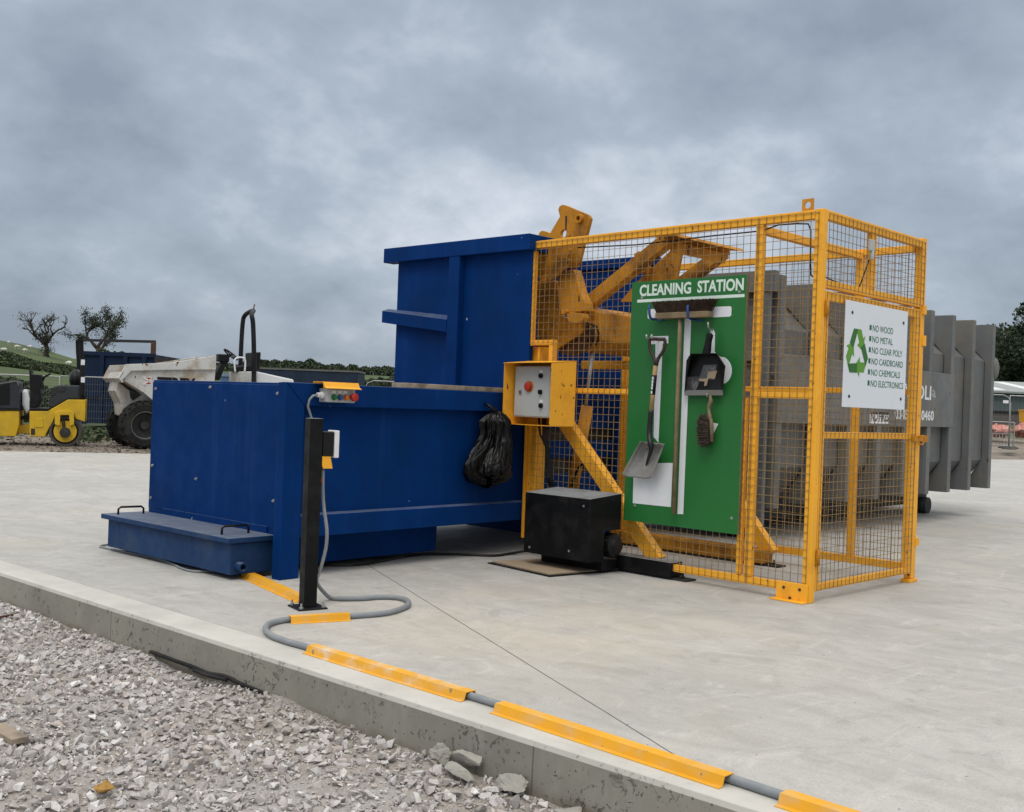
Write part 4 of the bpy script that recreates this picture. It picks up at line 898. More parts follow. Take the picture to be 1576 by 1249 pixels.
# ------------------------------------------------------------------ white rules sign on the gate
def gy_(px, py, off=-.012): q = CAGE.on('y', off, px, py); return q[0], q[2]
sg = thing('rules_sign', 'white sign listing banned materials with green recycling symbol on the cage gate', 'sign', CAGE, (.81, -.012, 1.32))
GS = -.016
sR = CAGE.on('y', GS, 1397.6, 481)[0]; m_ = MB(); m_.box(.317, sR, GS, -.0105, 1.320, 2.055); m_.build('panel', signw, sg, bevel=.001)
for v_, z_ in ((.41, 1.975), (1.205, 1.965), (.405, 1.395), (1.205, 1.40)):
    m_ = MB(); m_.lathe((v_, GS, z_), (0, -1, 0), [(0, .012), (.004, .011), (.005, 0)], 12); m_.build('screw', dark_steel, sg)
lines = ['NO WOOD', 'NO METAL', 'NO CLEAR POLY', 'NO CARDBOARD', 'NO CHEMICALS', 'NO ELECTRONICS']
a0_, a1_ = gy_(1344, 509.5), gy_(1337, 593)
ends = [gy_(x_, y_)[0] for x_, y_ in ((1373.5, 514), (1373, 530), (1387.5, 549), (1388.5, 565), (1384, 582), (1388.8, 598))]
for i, s_ in enumerate(lines):
    z_ = 1.886 - .0787 * i - .018; vx = .716
    ob, w = text(s_, .066, textg, sg, 'text_line', (vx, GS, z_), (1, 0, 0), (0, 0, 1), bold=0)
    k_ = (ends[i] - vx) / w; bpy.data.objects.remove(ob)
    text(s_, .066, textg, sg, 'text_line', (vx, GS, z_), (1, 0, 0), (0, 0, 1), sx=k_, bold=0)
    m_ = MB(); m_.box(vx - .044, vx - .014, GS - .0012, GS - .0001, z_ + .006, z_ + .042); m_.build('bullet', textg, sg)
rc = (.50, 1.70); RS = .155
A_ = [(-.70, .36), (-.37, .95), (.02, .95), (-.03, .86), (-.37, .17)]
B_ = [(-.33, .955), (.33, .955), (.52, .62), (.70, .72), (.52, .10), (-.02, .31), (.16, .42), (-.01, .72), (-.10, .90)]
for k_ in range(3):
    c_, s_ = math.cos(-k_ * 2 * math.pi / 3), math.sin(-k_ * 2 * math.pi / 3)
    tr = lambda q: (rc[0] + RS * 1.03 * (q[0] * c_ - (q[1]) * s_), rc[1] + RS * 1.13 * (q[0] * s_ + q[1] * c_))
    m_ = MB(); m_.prism([tr(q) for q in A_], lambda a, b_, tt: (a, tt, b_), GS - .0022, GS - .0012); m_.build('arrow', leafd, sg)
    m_ = MB(); m_.prism([tr(q) for q in B_], lambda a, b_, tt: (a, tt, b_), GS - .0010, GS - .0001); m_.build('arrow', leafg, sg)

# ------------------------------------------------------------------ grey waste container behind the cage
ct = thing('waste_container', 'large grey ribbed steel waste container behind the yellow cage', 'container', WORLD, (12.1, 6.3, 0))
CY = 4.935; CYB = CY + .10; CYF = CY + 2.6; CX0, CX1 = 9.12, 15.16
sec = [(CYB, .74), (CYB, 2.08), (CYB + .24, 2.30), (CYB + .30, 2.46), (CYF - .46, 2.46), (CYF - .46, 2.32), (CYF - .24, 2.08), (CYF - .24, .74), (CYF - .5, .42), (CYB + .26, .42)]
m_ = MB(); m_.prism(sec, lambda a, b_, tt: (tt, a, b_), CX0 + .05, CX1 - .05); m_.build('body', grey_steel, ct, bevel=.006)
ribx = [9.20, 9.98, 10.72, 11.46, 12.20, 12.90, 13.60, 14.32, 15.08]
for i, rx in enumerate(ribx):
    m_ = MB(); w_ = .055
    zt = 2.57
    for (ya, yb, s_) in ((CY, CYB, 1),):
        m_.prism([(CY, .36), (CY, zt), (CYB + .34, zt), (CYB + .34, 2.40), (CYB + .20, 2.30), (CYB - .005, 2.07), (CYB - .005, .75), (CYB + .24, .36)], lambda a, b_, tt: (tt, a, b_), rx - w_, rx + w_)
    m_.build('rib', grey_steel, ct, bevel=.005)
m_ = MB()
for rx in ribx: m_.prism([(CYF, .36), (CYF, 2.57), (CYF - .58, 2.57), (CYF - .235, 2.07), (CYF - .235, .75), (CYF - .48, .36)], lambda a, b_, tt: (tt, a, b_), rx - .055, rx + .055)
m_.build('far_ribs', grey_steel, ct)
m_ = MB(); m_.box(CX0 + .02, 13.66, CY - .006, CYB - .002, 1.17, 1.83); m_.build('name_band', grey_steel, ct, bevel=.006)
m_ = MB(); m_.box(CX0 - .02, CX0 + .048, CY + .1, CYF - .1, .40, 2.50); m_.box(CX0 - .09, CX0 - .021, CY + .06, CY + .20, .2, 2.56); m_.box(CX0 - .09, CX0 - .021, CYF - .20, CYF - .06, .2, 2.56); m_.box(CX0 - .10, CX0 - .0215, CY + .0, CYF, 2.40, 2.6)
for z_ in (.85, 1.3, 1.75): m_.box(CX0 - .07, CX0 - .0212, CY + .21, CYF - .21, z_, z_ + .09)
m_.build('end_door', grey_steel, ct, bevel=.005)
m_ = MB(); m_.box(CX0 + .1, CX1 - .3, CY + .75, CY + .93, .12, .419); m_.box(CX0 + .1, CX1 - .3, CYF - .93, CYF - .75, .12, .419); m_.build('skid_rails', dark_steel, ct)
for xx in (CX0 + .5, CX1 - .75):
    for yy in (CY + .66, CYF - .66):
        m_ = MB(); m_.cyl((xx, yy - .11, .11), (xx, yy + .11, .11), .108, 18); m_.build('roller', dark_steel, ct)
m_ = MB(); m_.smooth = True; m_.sphere((CX1 + .0, CY + .01, 1.98), (.07, .06, .15), 14); m_.build('latch_boss', grey_steel, ct)
# ladder and hose clutter at the near end
m_ = MB()
for yy in (CY + .0, CY + .0): pass
m_.tube([(CX0 - .14, CY + .12, .25), (CX0 - .14, CY + .12, 1.55)], .018, 8); m_.tube([(CX0 - .14, CY + .12, 1.2), (CX0 - .22, CY + .05, 1.26), (CX0 - .24, CY + .04, 1.05), (CX0 - .14, CY + .12, .98)], .012, 8); m_.build('ratchet_bar', steel, ct)
cw = lambda px, py: WORLD.on('y', CY - .008, px, py)
TD, TU = (1, 0, 0), (0, 0, 1)
p = cw(1392.5, 612); q = cw(1433, 611)
ob, w = text('VEOLI', .20, white, ct, 'name_lettering', p, TD, TU, bold=.004); k_ = (q[0] - p[0]) / w; bpy.data.objects.remove(ob)
text('VEOLI', .235, white, ct, 'name_lettering', (p[0], CY - .007, p[2]), TD, TU, sx=k_ * .2 / .235, bold=.004)
p2 = cw(1434, 611); text('a', .19, paint('worn_lettering', (.40, .41, .41), .5, grime=(.135, .14, .14), grime_amt=1.0, grime_scale=22), ct, 'worn_letter', (p2[0], CY - .007, p2[2]), TD, TU, sx=k_, bold=.003)
p = cw(1377, 643); q = cw(1437, 648); ob, w = text('0345 606 0460', .13, white, ct, 'phone_lettering', p, TD, TU); k_ = (q[0] - p[0]) / w; bpy.data.objects.remove(ob)
xs_ = p[0]
for s_, gap in (('0345', .55), ('606', .55), ('0460', 0)):
    _, w_ = text(s_, .16, white, ct, 'phone_lettering', (xs_, CY - .007, (p[2] + q[2]) / 2), TD, TU, sx=k_ * .13 / .16, bold=.003); xs_ += w_ + .055
a, b_ = cw(1339, 637), cw(1368, 652); m_ = MB(); m_.box(a[0], b_[0], CY - .0085, CY - .0062, b_[2], a[2]); lb = m_.build('no_fires_label', white, ct)
ob, w = text('NO FIRES', .1, blackp, lb, 'label_lettering', (a[0], CY - .0087, b_[2]), TD, TU); k_ = (b_[0] - a[0] - .04) / w; bpy.data.objects.remove(ob)
text('NO FIRES', .14, blackp, lb, 'label_lettering', (a[0] + .02, CY - .0087, b_[2] + .03), TD, TU, sx=k_ * .1 / .14, bold=.002)

# ------------------------------------------------------------------ litter along the kerb
def chunk(name, label, cat, c, size, seed, mt, rot=0):
    rs = np.random.default_rng(seed); bm = bmesh.new()
    for i in range(15):
        d = rs.normal(size=3); d /= np.abs(d).max() ** .6 * np.linalg.norm(d) ** .4; bm.verts.new(d * rs.uniform(.75, 1) * np.array(size))
    bmesh.ops.convex_hull(bm, input=bm.verts); bmesh.ops.delete(bm, geom=[v for v in bm.verts if not v.link_faces], context='VERTS')
    bmesh.ops.triangulate(bm, faces=bm.faces); bmesh.ops.subdivide_edges(bm, edges=bm.edges, cuts=4, use_grid_fill=True)
    for v in bm.verts: v.co += v.normal * 0 + Vector(v.co).normalized() * (.16 * min(size)) * (mnoise.noise(Vector(v.co) * 60 + Vector((seed, 3, 0))) + .9 * mnoise.noise(Vector(v.co) * 150)) + Vector(v.co).normalized() * (.22 * min(size)) * mnoise.noise(Vector(v.co) * (9 / max(size) * .45) + Vector((seed, 0, 0)))
    m = MB(); cs, sn = math.cos(rot), math.sin(rot)
    m.add([(c[0] + v.co.x * cs - v.co.y * sn, c[1] + v.co.x * sn + v.co.y * cs, c[2] + v.co.z) for v in bm.verts], [[v.index for v in f.verts] for f in (bm.verts.index_update(), bm.faces)[1]]); bm.free()
    return tag(m.build(name, mt, base=c), label, cat)
rubble = paint('broken_concrete', (.38, .365, .33), .9, var=.3, scale=12, grime=(.2, .18, .14), grime_amt=.5, grime_scale=10, bump=.6, bscale=60)
chunk('concrete_chunk', 'jagged pale lump of broken concrete, tallest one against the kerb face', 'rubble', (3.005, 3.04, -.15), (.03, .06, .045), 3, rubble, .2)
chunk('concrete_chunk', 'long flat slab of broken concrete lying in front of the tallest lump', 'rubble', (2.965, 2.88, -.165), (.04, .125, .022), 8, rubble, -.12)
chunk('concrete_chunk', 'thin crust of concrete behind the long flat slab at the kerb foot', 'rubble', (3.02, 2.90, -.14), (.022, .085, .035), 15, rubble, .05)
chunk('concrete_chunk', 'crumbly rounded lump of concrete nearest the kerb joint', 'rubble', (3.005, 2.66, -.168), (.035, .075, .04), 12, rubble, .15)
chunk('concrete_chunk', 'small low concrete crumb at the bottom picture edge by the kerb', 'rubble', (2.98, 2.36, -.185), (.05, .06, .022), 21, rubble, .6)
c = grd(160, 1209, -.17); chunk('brick_piece', 'small broken piece of buff brick lying on the gravel', 'brick', (c[0], c[1], -.175), (.045, .032, .022), 5, brickm, .4)
c = grd(12, 1130, -.18); m_ = MB(); m_.box(c[0] - .035, c[0] + .035, c[1] - .12, c[1] + .12, -.19, -.165); tag(m_.build('timber_offcut', plankm, base=(c[0], c[1], -.19), bevel=.003), 'pale timber offcut half out of frame on the gravel', 'timber')
a, b_ = grd(-10, 951, -.18), grd(30, 944, -.18); m_ = MB(); m_.tube([a, b_], .007, 8); tag(m_.build('steel_bar', rust, base=a), 'rusty steel bar lying on the gravel at the far left', 'bar')
hp_ = [(3.035, 5.34, -.165), (3.02, 5.1, -.16), (3.03, 4.92, -.165), (3.0, 4.72, -.155), (3.02, 4.60, -.15), (3.03, 4.47, -.165), (3.035, 4.25, -.175)]
m_ = MB(); m_.tube(smooth_path(hp_, 6), .011, 8); m_.tube(smooth_path([(3.0, 4.85, -.165), (2.975, 4.68, -.155), (3.0, 4.55, -.155)], 6), .010, 8)
tag(m_.build('hose', rubber, base=(3.02, 4.8, -.17)), 'black rubber hose lying along the foot of the kerb in the gravel', 'hose')

# ------------------------------------------------------------------ background vehicles
def VP(px, py, D): q = bgp(px, py, D); return (q[0], q[2])
xz = lambda a, b_, tt: (a, tt, b_)
# --- tandem road roller, side on
DR = 0.0
ROL = Frame(VIEW.w((-9.9, 23.75, -.03)), VIEW.rz + rad(20))
def VR(px, py, D=0): q = ROL.on('y', D, px, py); return (q[0], q[2])
rl = thing('road_roller', 'yellow tandem road roller with black seat and folded roll bar parked on dirt', 'road roller', ROL, (-.9, .5, 0))
zr = lambda pts, D=DR: [VR(x_ / 8.921, 560 + y_ / 8.921, D) for x_, y_ in pts]
def rpart(name, pts, d0, d1, mt, parent=rl, bev=.012, D=DR):
    m = MB(); m.prism(zr(pts, D), xz, d0, d1); return m.build(name, mt, parent, bevel=bev)
DW = 1.15
rf = rpart('rear_frame', [(405, 645), (660, 645), (930, 487), (1175, 490), (1168, 795), (1040, 750), (1020, 700), (760, 700), (720, 800), (660, 900), (612, 1000), (405, 992)], DR, DR + .06, yellow_roller)
rpart('rear_frame', [(405, 645), (660, 645), (930, 487), (1175, 490), (1168, 795), (1040, 750), (1020, 700), (760, 700), (720, 800), (660, 900), (612, 1000), (405, 992)], DR + DW - .06, DR + DW, yellow_roller)
rpart('deck', [(410, 606), (690, 606), (660, 642), (410, 642)], DR + .0, DR + DW, blackp)
rpart('rear_body', [(420, 650), (640, 650), (930, 492), (1160, 495), (1160, 700), (760, 690), (600, 980), (420, 980)], DR + .061, DR + DW - .061, yellow_roller)
bx = rpart('step_box', [(475, 745), (592, 745), (592, 868), (475, 868)], DR - .012, DR - .001, yellow_roller, bev=.004)
rpart('recess_shade', [(425, 885), (480, 885), (480, 970), (425, 970)], DR - .006, DR - .0005, dark_steel, bev=0)  # dark plate on the frame face, stands in for a shaded hollow
rpart('front_body', [(-420, 640), (262, 640), (262, 830), (215, 990), (-420, 990)], DR, DR + DW, yellow_roller)
rpart('body_trim', [(-420, 612), (285, 612), (285, 638), (-420, 638)], DR - .02, DR + DW, blackp)
hd = rpart('hood', [(-420, 330), (0, 272), (225, 228), (250, 262), (270, 400), (268, 610), (-420, 610)], DR + .02, DR + DW - .05, paint('hood_grey', (.03, .034, .04), .45))
rpart('grille', [(-300, 330), (0, 300), (132, 268), (132, 560), (-300, 560)], DR + .012, DR + .0195, blackp, hd, bev=0)
rpart('hood_edge', [(-300, 292), (0, 258), (222, 222), (245, 240), (262, 300), (252, 300), (225, 240), (0, 275), (-300, 312)], DR + .0, DR + .018, rimm, hd, bev=0)
rpart('articulation', [(225, 850), (408, 830), (408, 960), (225, 960)], DR + .25, DR + .8, yellow_roller)
rpart('hose_bundle', [(270, 720), (400, 690), (400, 760), (270, 770)], DR + .3, DR + .7, rubber)
dc = VR(895 / 8.921, 560 + 925 / 8.921, DR); drr = 211 / 8.921 / FOC * 23.75
def drum(cx_, cz_):
    m = MB(); m.lathe((cx_, DR + .03, cz_), (0, 1, 0), [(.05, drr * .80), (0, drr * .82), (0, drr * .985), (.02, drr), (DW - .08, drr), (DW - .06, drr * .985), (DW - .06, drr * .82), (DW - .11, drr * .8)], 48)
    d = m.build('drum', paint('drum_steel', (.10, .095, .085), .5, metal=.5, grime=(.1, .085, .06), grime_amt=.7, grime_scale=5), rl)
    m = MB(); m.lathe((cx_, DR + .08, cz_), (0, 1, 0), [(0, 0), (0, drr * .8)], 32); m.build('drum_face', dark_steel, d); m = MB(); m.lathe((cx_, DR + DW - .08, cz_), (0, 1, 0), [(0, 0), (0, drr * .8)], 32); m.build('drum_face', dark_steel, d)
    return d
dr_ = drum(*dc); drum(dc[0] - 2.05, dc[1])
rpart('fork', [(750, 665), (800, 640), (960, 640), (1020, 665), (1020, 830), (960, 850), (950, 700), (830, 700), (825, 850), (755, 830)], DR - .06, DR + .0, yellow_roller)
m_ = MB(); m_.lathe((dc[0], DR + .03, dc[1]), (0, -1, 0), [(0, drr * .70), (.03, drr * .70), (.032, drr * .28), (.06, drr * .26), (.07, 0)], 28); m_.build('hub', yellow_roller, dr_)
m_ = MB(); m_.lathe((dc[0], DR - .03, dc[1] - .02), (0, -1, 0), [(0, .12), (.05, .11), (.06, 0)], 8); m_.build('hub_motor', dark_steel, dr_)
for dx in (860, 885):
    m_ = MB(); m_.smooth = True; pts = zr([(dx, 690), (dx, 800), (dx + 5, 860), (dx + 25, 910)]); m_.tube([(a, DR - .03, b_) for a, b_ in pts], .014, 6); m_.build('hose', rubber, dr_)
rpart('console', [(385, 70), (415, 70), (420, 135), (555, 145), (565, 255), (535, 340), (545, 500), (500, 600), (412, 600)], DR + .25, DR + .85, blackp)
m_ = MB(); pts = zr([(560, 230), (590, 170), (640, 145), (672, 125)]); m_.tube([(a, DR + .5, b_) for a, b_ in pts], .024, 8); m_.build('handle_bar', blackp, rl)
rpart('white_cover', [(285, 352), (335, 345), (378, 366), (402, 480), (394, 640), (350, 702), (312, 622), (283, 560)], DR + .25, DR + .85, white, bev=.06)
sb = rpart('seat_base', [(655, 590), (700, 400), (740, 300), (830, 285), (1092, 292), (1092, 487), (930, 487), (720, 600)], DR + .08, DR + DW - .08, paint('seat_base_grey', (.035, .04, .045), .5), bev=.03)
for q_ in ([(705, 335), (790, 320), (770, 400), (700, 440)], [(835, 325), (905, 325), (870, 380), (800, 378)]):
    rpart('vent', q_, DR + .065, DR + .0795, dark_steel, sb, bev=0)
m_ = MB(); a = VR(1040 / 8.921, 560 + 210 / 8.921, DR + .3); m_.sphere((a[0], DR + .55, a[1]), (.15, .30, .24), 14); m_.box(a[0] - .33, a[0] + .0, DR + .3, DR + .85, a[1] - .24, a[1] - .14); m_.build('seat', blackp, rl)
for k, (dx, dd) in enumerate(((0, .08), (-68, DW - .08))):
    m_ = MB(); pts = zr([(1130 + dx, 490), (1128 + dx, 0), (1115 + dx, -200), (1110 + dx, -330), (1085 + dx, -352)], DR); m_.tube(smooth_path([(a, DR + dd, b_) for a, b_ in pts], 4), .052, 10); rb = m_.build('roll_bar_post', blackp, rl)
    for yy in (20, 260):
        if k == 0: m_ = MB(); q = VR((1147) / 8.921, 560 + yy / 8.921 - 5, DR); m_.box(q[0] - .055, q[0] + .025, DR + .022, DR + .027, q[1] - .06, q[1] + .06); m_.build('reflector', white, rb)
m_ = MB(); p0 = zr([(1100, -345)])[0]; m_.tube([(p0[0], DR + .0, p0[1]), (p0[0] - .03, DR + DW, p0[1])], .052, 10); m_.build('roll_bar_top', blackp, rl)

# --- dumper, turned a third towards the camera
c0 = grd(214, 689)
DUM = Frame((c0[0], c0[1], -.03), YAW - math.pi / 2 + rad(31))
dm = thing('site_dumper', 'dirty white site dumper with black roll bar behind the blue compactor', 'dumper', DUM, (1.8, .9, 0))
zd = lambda pts: [(130 + x_ / 6.573, 510 + y_ / 6.573) for x_, y_ in pts]
def dface(pts, y=0.0): return [(lambda q: (q[0], q[2]))(DUM.on('y', y, a, b_)) for a, b_ in zd(pts)]
SW = 1.75
sk = dface([(345, 470), (420, 332), (870, 316), (1335, 243), (1312, 560), (1100, 800), (700, 700), (600, 615), (395, 492)])
m_ = MB(); m_.prism(sk, xz, .0, .04); m_.prism(sk, xz, SW - .04, SW)
n_ = len(sk)
floor_ids = [4, 5, 6, 7, 8]
for a, b_ in zip(floor_ids[:-1], floor_ids[1:]):
    p, q = sk[a], sk[b_]; m_.add([(p[0], .041, p[1]), (q[0], .041, q[1]), (q[0], SW - .041, q[1]), (p[0], SW - .041, p[1])], [(0, 1, 2, 3)])
p, q = sk[3], sk[4]; m_.add([(p[0], .041, p[1]), (q[0], .041, q[1]), (q[0], SW - .041, q[1]), (p[0], SW - .041, p[1])], [(0, 1, 2, 3)])
skp = m_.build('skip', dirty_white, dm, solid=0)
bd = dface([(345, 470), (420, 330), (870, 314), (1335, 241), (1330, 385), (880, 388), (475, 398), (385, 492)], -.06)
m_ = MB(); m_.prism(bd, xz, -.06, -.002); m_.build('rim_band', dirty_white, skp, bevel=.01)
m_ = MB(); m_.prism(bd, xz, SW + .002, SW + .06); m_.build('rim_band', dirty_white, skp, bevel=.01)
a, b_ = sk[0], sk[8]
lp = dface([(345, 470), (318, 520), (395, 492)])
m_ = MB(); m_.add([(bd[0][0], -.06, bd[0][1]), (bd[7][0], -.06, bd[7][1] - .05), (bd[7][0], SW + .06, bd[7][1] - .05), (bd[0][0], SW + .06, bd[0][1]), (bd[0][0] + .08, -.06, bd[0][1] + .14), (bd[0][0] + .08, SW + .06, bd[0][1] + .14)], [(0, 1, 2, 3), (0, 3, 5, 4)]); m_.build('pouring_lip', dirty_white, skp, solid=.03)
m_ = MB(); ch = dface([(335, 500), (460, 600), (670, 660), (980, 760), (1100, 1000), (470, 880), (380, 850), (370, 730), (310, 600)], .45)
m_.prism(ch, xz, .45, SW - .45); m_.build('chassis', dirty_white, dm, bevel=.02)
m_ = MB(); m_.prism(dface([(455, 600), (580, 640), (490, 700), (462, 660)], .43), xz, .44, .4495); m_.build('hinge_pin', dark_steel, dm)
lg = dface([(612, 455), (672, 455), (672, 540), (612, 540)]); m_ = MB(); m_.box(lg[0][0], lg[1][0] + .02, -.004, -.0005, lg[2][1], lg[0][1]); lgo = m_.build('logo_plate', white, skp)
m_ = MB(); m_.box(lg[0][0] + .015, lg[1][0] + .0, -.008, -.0045, lg[2][1] + .02, lg[0][1] - .02); m_.build('logo_patch', red, lgo)
cx_, cz_ = (lg[0][0] + lg[1][0]) / 2, (lg[0][1] + lg[2][1]) / 2
for k_ in (-1, 1): m_ = MB(); m_.beam((cx_ - .10, -.0095, cz_ + .08 * k_), (cx_ + .06, -.0095, cz_ - .03 * k_), .004, .04, (0, 0, 1)); m_.build('logo_mark', white, lgo)
tx = dface([(738, 520), (1128, 515)])
ob, w = text('TEREX', .42, blackp, skp, 'lettering', (0, 0, 0), (1, 0, 0), (0, 0, 1), bold=.02); k_ = (tx[1][0] - tx[0][0]) / w; bpy.data.objects.remove(ob)
tz = dface([(738, 458)])[0][1]
text('TEREX', .36, blackp, skp, 'lettering', (tx[0][0], -.002, tz - .26), (1, 0, 0), (0, 0, 1), sx=k_ * .42 / .36, bold=.016)
def wheel(x_, y_, r, w_):
    m = MB(); m.lathe((x_, y_, r), (0, 1, 0), [(.03, r * .55), (0, r * .62), (0, r * .86), (.05, r * .97), (w_ * .5, r), (w_ - .05, r * .97), (w_, r * .86), (w_, r * .62), (w_ - .03, r * .55)], 36)
    for i in range(20):
        a = 2 * math.pi * i / 20
        for s_, ya, yb in ((0, .0, w_ * .5), (.5, w_ * .5, w_)):
            a2 = a + s_ * 2 * math.pi / 20; d_ = .16
            p0 = (x_ + r * .985 * math.cos(a2), y_ + (w_ * .5), r + r * .985 * math.sin(a2)); yy = y_ + (.01 if s_ == 0 else w_ - .01)
            p1 = (x_ + r * .93 * math.cos(a2 + d_), yy, r + r * .93 * math.sin(a2 + d_)); m.beam(p0, p1, .05, .06, (math.cos(a2), 0, math.sin(a2)))
    o = m.build('wheel', rubber, dm)
    m = MB(); m.lathe((x_, y_ + .0, r), (0, 1, 0), [(.02, r * .62), (.012, r * .56), (.05, r * .54)], 28); m.build('rim', rimm, o); m = MB(); m.lathe((x_, y_ + .0, r), (0, 1, 0), [(.05, r * .54), (.16, r * .50), (.18, r * .2), (.10, r * .18), (.10, 0)], 28); m.build('hub', dark_steel, o)
for x_ in (.12, 2.7):
    for y_ in (-.02, SW - .42): wheel(x_, y_, .53, .44)
m_ = MB(); m_.box(2.1, 3.7, .35, SW - .35, .55, 1.25); m_.build('rear_frame', dirty_white, dm, bevel=.03)
z3 = lambda pts, y: [(lambda q: (q[0], q[2]))(DUM.on('y', y, 330 + a / 5.629, 480 + b_ / 5.629)) for a, b_ in pts]
m_ = MB(); m_.prism(z3([(355, 515), (670, 585), (690, 760), (355, 760)], .5), xz, .35, 1.4); m_.build('bonnet', white, dm, bevel=.03)
m_ = MB(); m_.prism(z3([(215, 515), (355, 515), (355, 760), (215, 760)], .5), xz, .4, 1.35); m_.build('seat_box', dirty_white, dm, bevel=.02)
m_ = MB(); m_.prism(z3([(-10, 590), (75, 415), (140, 410), (95, 480), (50, 590)], .75), xz, .78, .98); p = z3([(85, 395)], .85)[0]; m_.box(p[0] - .16, p[0] + .1, .75, 1.02, p[1] - .1, p[1] + .08); m_.build('steering_column', blackp, dm, bevel=.02)
sc = z3([(142, 368)], .85)[0]; m_ = MB(); ring = []
for i in range(24):
    a = 2 * math.pi * i / 24; ring.append((sc[0] + .19 * math.cos(a) * .8, .85 + .19 * math.sin(a), sc[1] - .19 * math.cos(a) * .62))
m_.tube(ring, .018, 8, closed=True); m_.beam(ring[0], ring[12], .03, .02); m_.beam(ring[6], ring[18], .03, .02, (1, 0, 0)); m_.cyl((sc[0], .85, sc[1]), (sc[0] - .12, .85, sc[1] - .14), .025, 8); m_.build('steering_wheel', blackp, dm)
st_ = z3([(325, 350), (400, 345), (390, 500), (330, 520)], .6); m_ = MB(); m_.prism(st_, xz, .55, 1.15); m_.prism(z3([(190, 470), (340, 455), (340, 512), (190, 515)], .6), xz, .55, 1.15); m_.build('seat', blackp, dm, bevel=.03)
ul, ur = z3([(222, 600), (226, 440), (243, 120)], 1.5), z3([(343, 620), (343, 400), (335, 110)], .15)
m_ = MB(); top = [(ul[2][0] + .03, 1.42, ul[2][1] + .26), ((ul[2][0] + ur[2][0]) / 2 + .12, .82, ul[2][1] + .34), (ur[2][0] - .01, .25, ur[2][1] + .24)]
m_.tube(smooth_path([(ul[0][0], 1.5, ul[0][1] - .4), (ul[1][0], 1.5, ul[1][1]), (ul[2][0], 1.5, ul[2][1])] + top + [(ur[2][0], .15, ur[2][1]), (ur[1][0], .15, ur[1][1]), (ur[0][0], .15, ur[0][1] - .4)], 6), .055, 12); rbo = m_.build('roll_bar', blackp, dm)
m_ = MB(); q = top[1]; m_.cyl((q[0], q[1], q[2]), (q[0] + .03, q[1], q[2] + .16), .015, 8); m_.build('aerial', rust, rbo)
m_ = MB(); m_.tube(smooth_path([(z3([(180, 520)], .1)[0][0], .1, z3([(180, 520)], .1)[0][1]), (z3([(180, 410)], .1)[0][0], .1, z3([(180, 408)], .1)[0][1]), (z3([(262, 405)], .1)[0][0], .1, z3([(262, 405)], .1)[0][1]), (z3([(262, 520)], .1)[0][0], .1, z3([(262, 520)], .1)[0][1])], 6), .02, 8); m_.build('handrail', white, dm)

# --- navy skips and boxes
nv = thing('open_skip', 'dark navy open top skip with a rusty gantry bar behind the mesh fence', 'skip', VIEW, (-14, 37, -.03))
q0, q1 = VP(116, 541, 36), VP(238, 545, 36)
NZ = 2.5
x0_, x1_ = VP(121, 541, 36)[0], q1[0]
m_ = MB(); m_.box(x0_, x1_, 36, 36.08, .12, NZ); m_.box(x0_, x0_ + .08, 36.081, 42, .12, NZ); m_.box(x0_ + .081, x1_, 41.92, 42, .12, NZ)
m_.box(x0_, x1_, 36.081, 41.919, .12, .2); m_.build('body', navy, nv)
m_ = MB(); m_.prism([(36.081, .12), (42, .12), (42, NZ - .05), (36.081, NZ)], lambda a, b_, tt: (tt, a, b_), x1_ - .08, x1_); m_.build('side_wall', paint('rusty_navy', (.012, .025, .05), .7, grime=(.10, .05, .035), grime_amt=.9, grime_scale=1.5), nv)
m_ = MB(); m_.box(x0_ - .05, x1_ + .05, 35.93, 36.0, NZ - .10, NZ + .03); m_.box(x0_ - .05, x1_ + .05, 35.93, 36.0, 1.0, 1.1); m_.build('rim_beam', navy, nv)
for px in (157, 193, 222):
    q = VP(px, 560, 35.95); m_ = MB(); m_.box(q[0] - .07, q[0] + .07, 35.92, 35.999, .12, NZ - .101); m_.build('stiffener', navy, nv)
gz1 = VP(237, 527, 36.2); m_ = MB(); m_.box(gz1[0] - .07, gz1[0] + .06, 36.1, 36.25, NZ, gz1[1] + .02); m_.build('gantry_post', rust, nv)
a, b_ = VP(122, 523, 36.2), VP(240, 527, 36.2); m_ = MB(); m_.beam((a[0], 36.17, a[1]), (b_[0], 36.17, b_[1] + .03), .07, .09); m_.build('gantry_bar', paint('gantry_steel', (.03, .028, .03), .6), nv)
nb = thing('curtain_trailer', 'long low dark blue curtain sided trailer on the field edge behind the dumper', 'trailer', VIEW, (-9.4, 51, -.03))
a, b_ = VP(385, 570, 50), VP(551, 571.5, 50)
m_ = MB(); m_.box(a[0], b_[0], 50, 52.4, .5, b_[1] - .05); m_.build('curtain', navy_tarp, nb, bevel=.05)
m_ = MB(); m_.box(a[0] - .03, b_[0] + .03, 49.97, 52.43, b_[1] - .049, b_[1] + .03); m_.build('roof_rail', rimm, nb)
m_ = MB(); m_.box(a[0], b_[0], 50.1, 52.3, .35, .499); m_.build('chassis', dark_steel, nb)
for dx in (.6, 1.5, 4.4):
    for dy in (50.2, 51.95):
        m_ = MB(); m_.cyl((b_[0] - dx, dy, .40), (b_[0] - dx, dy + .25, .40), .42, 18); m_.build('wheel', rubber, nb)
bs = thing('blue_skip', 'small pale blue skip seen through the gap by the dumper steering wheel', 'skip', VIEW, (-13.7, 55, -.03))
a, b_ = VP(338, 574, 55), VP(360, 574, 55)
m_ = MB(); m_.prism([(a[0], a[1]), (b_[0], a[1]), (b_[0] - .25, .05), (a[0] + .25, .05)], xz, 55, 57.0); m_.build('body', paint('skip_blue', (.10, .17, .30), .5), bs, bevel=.03)
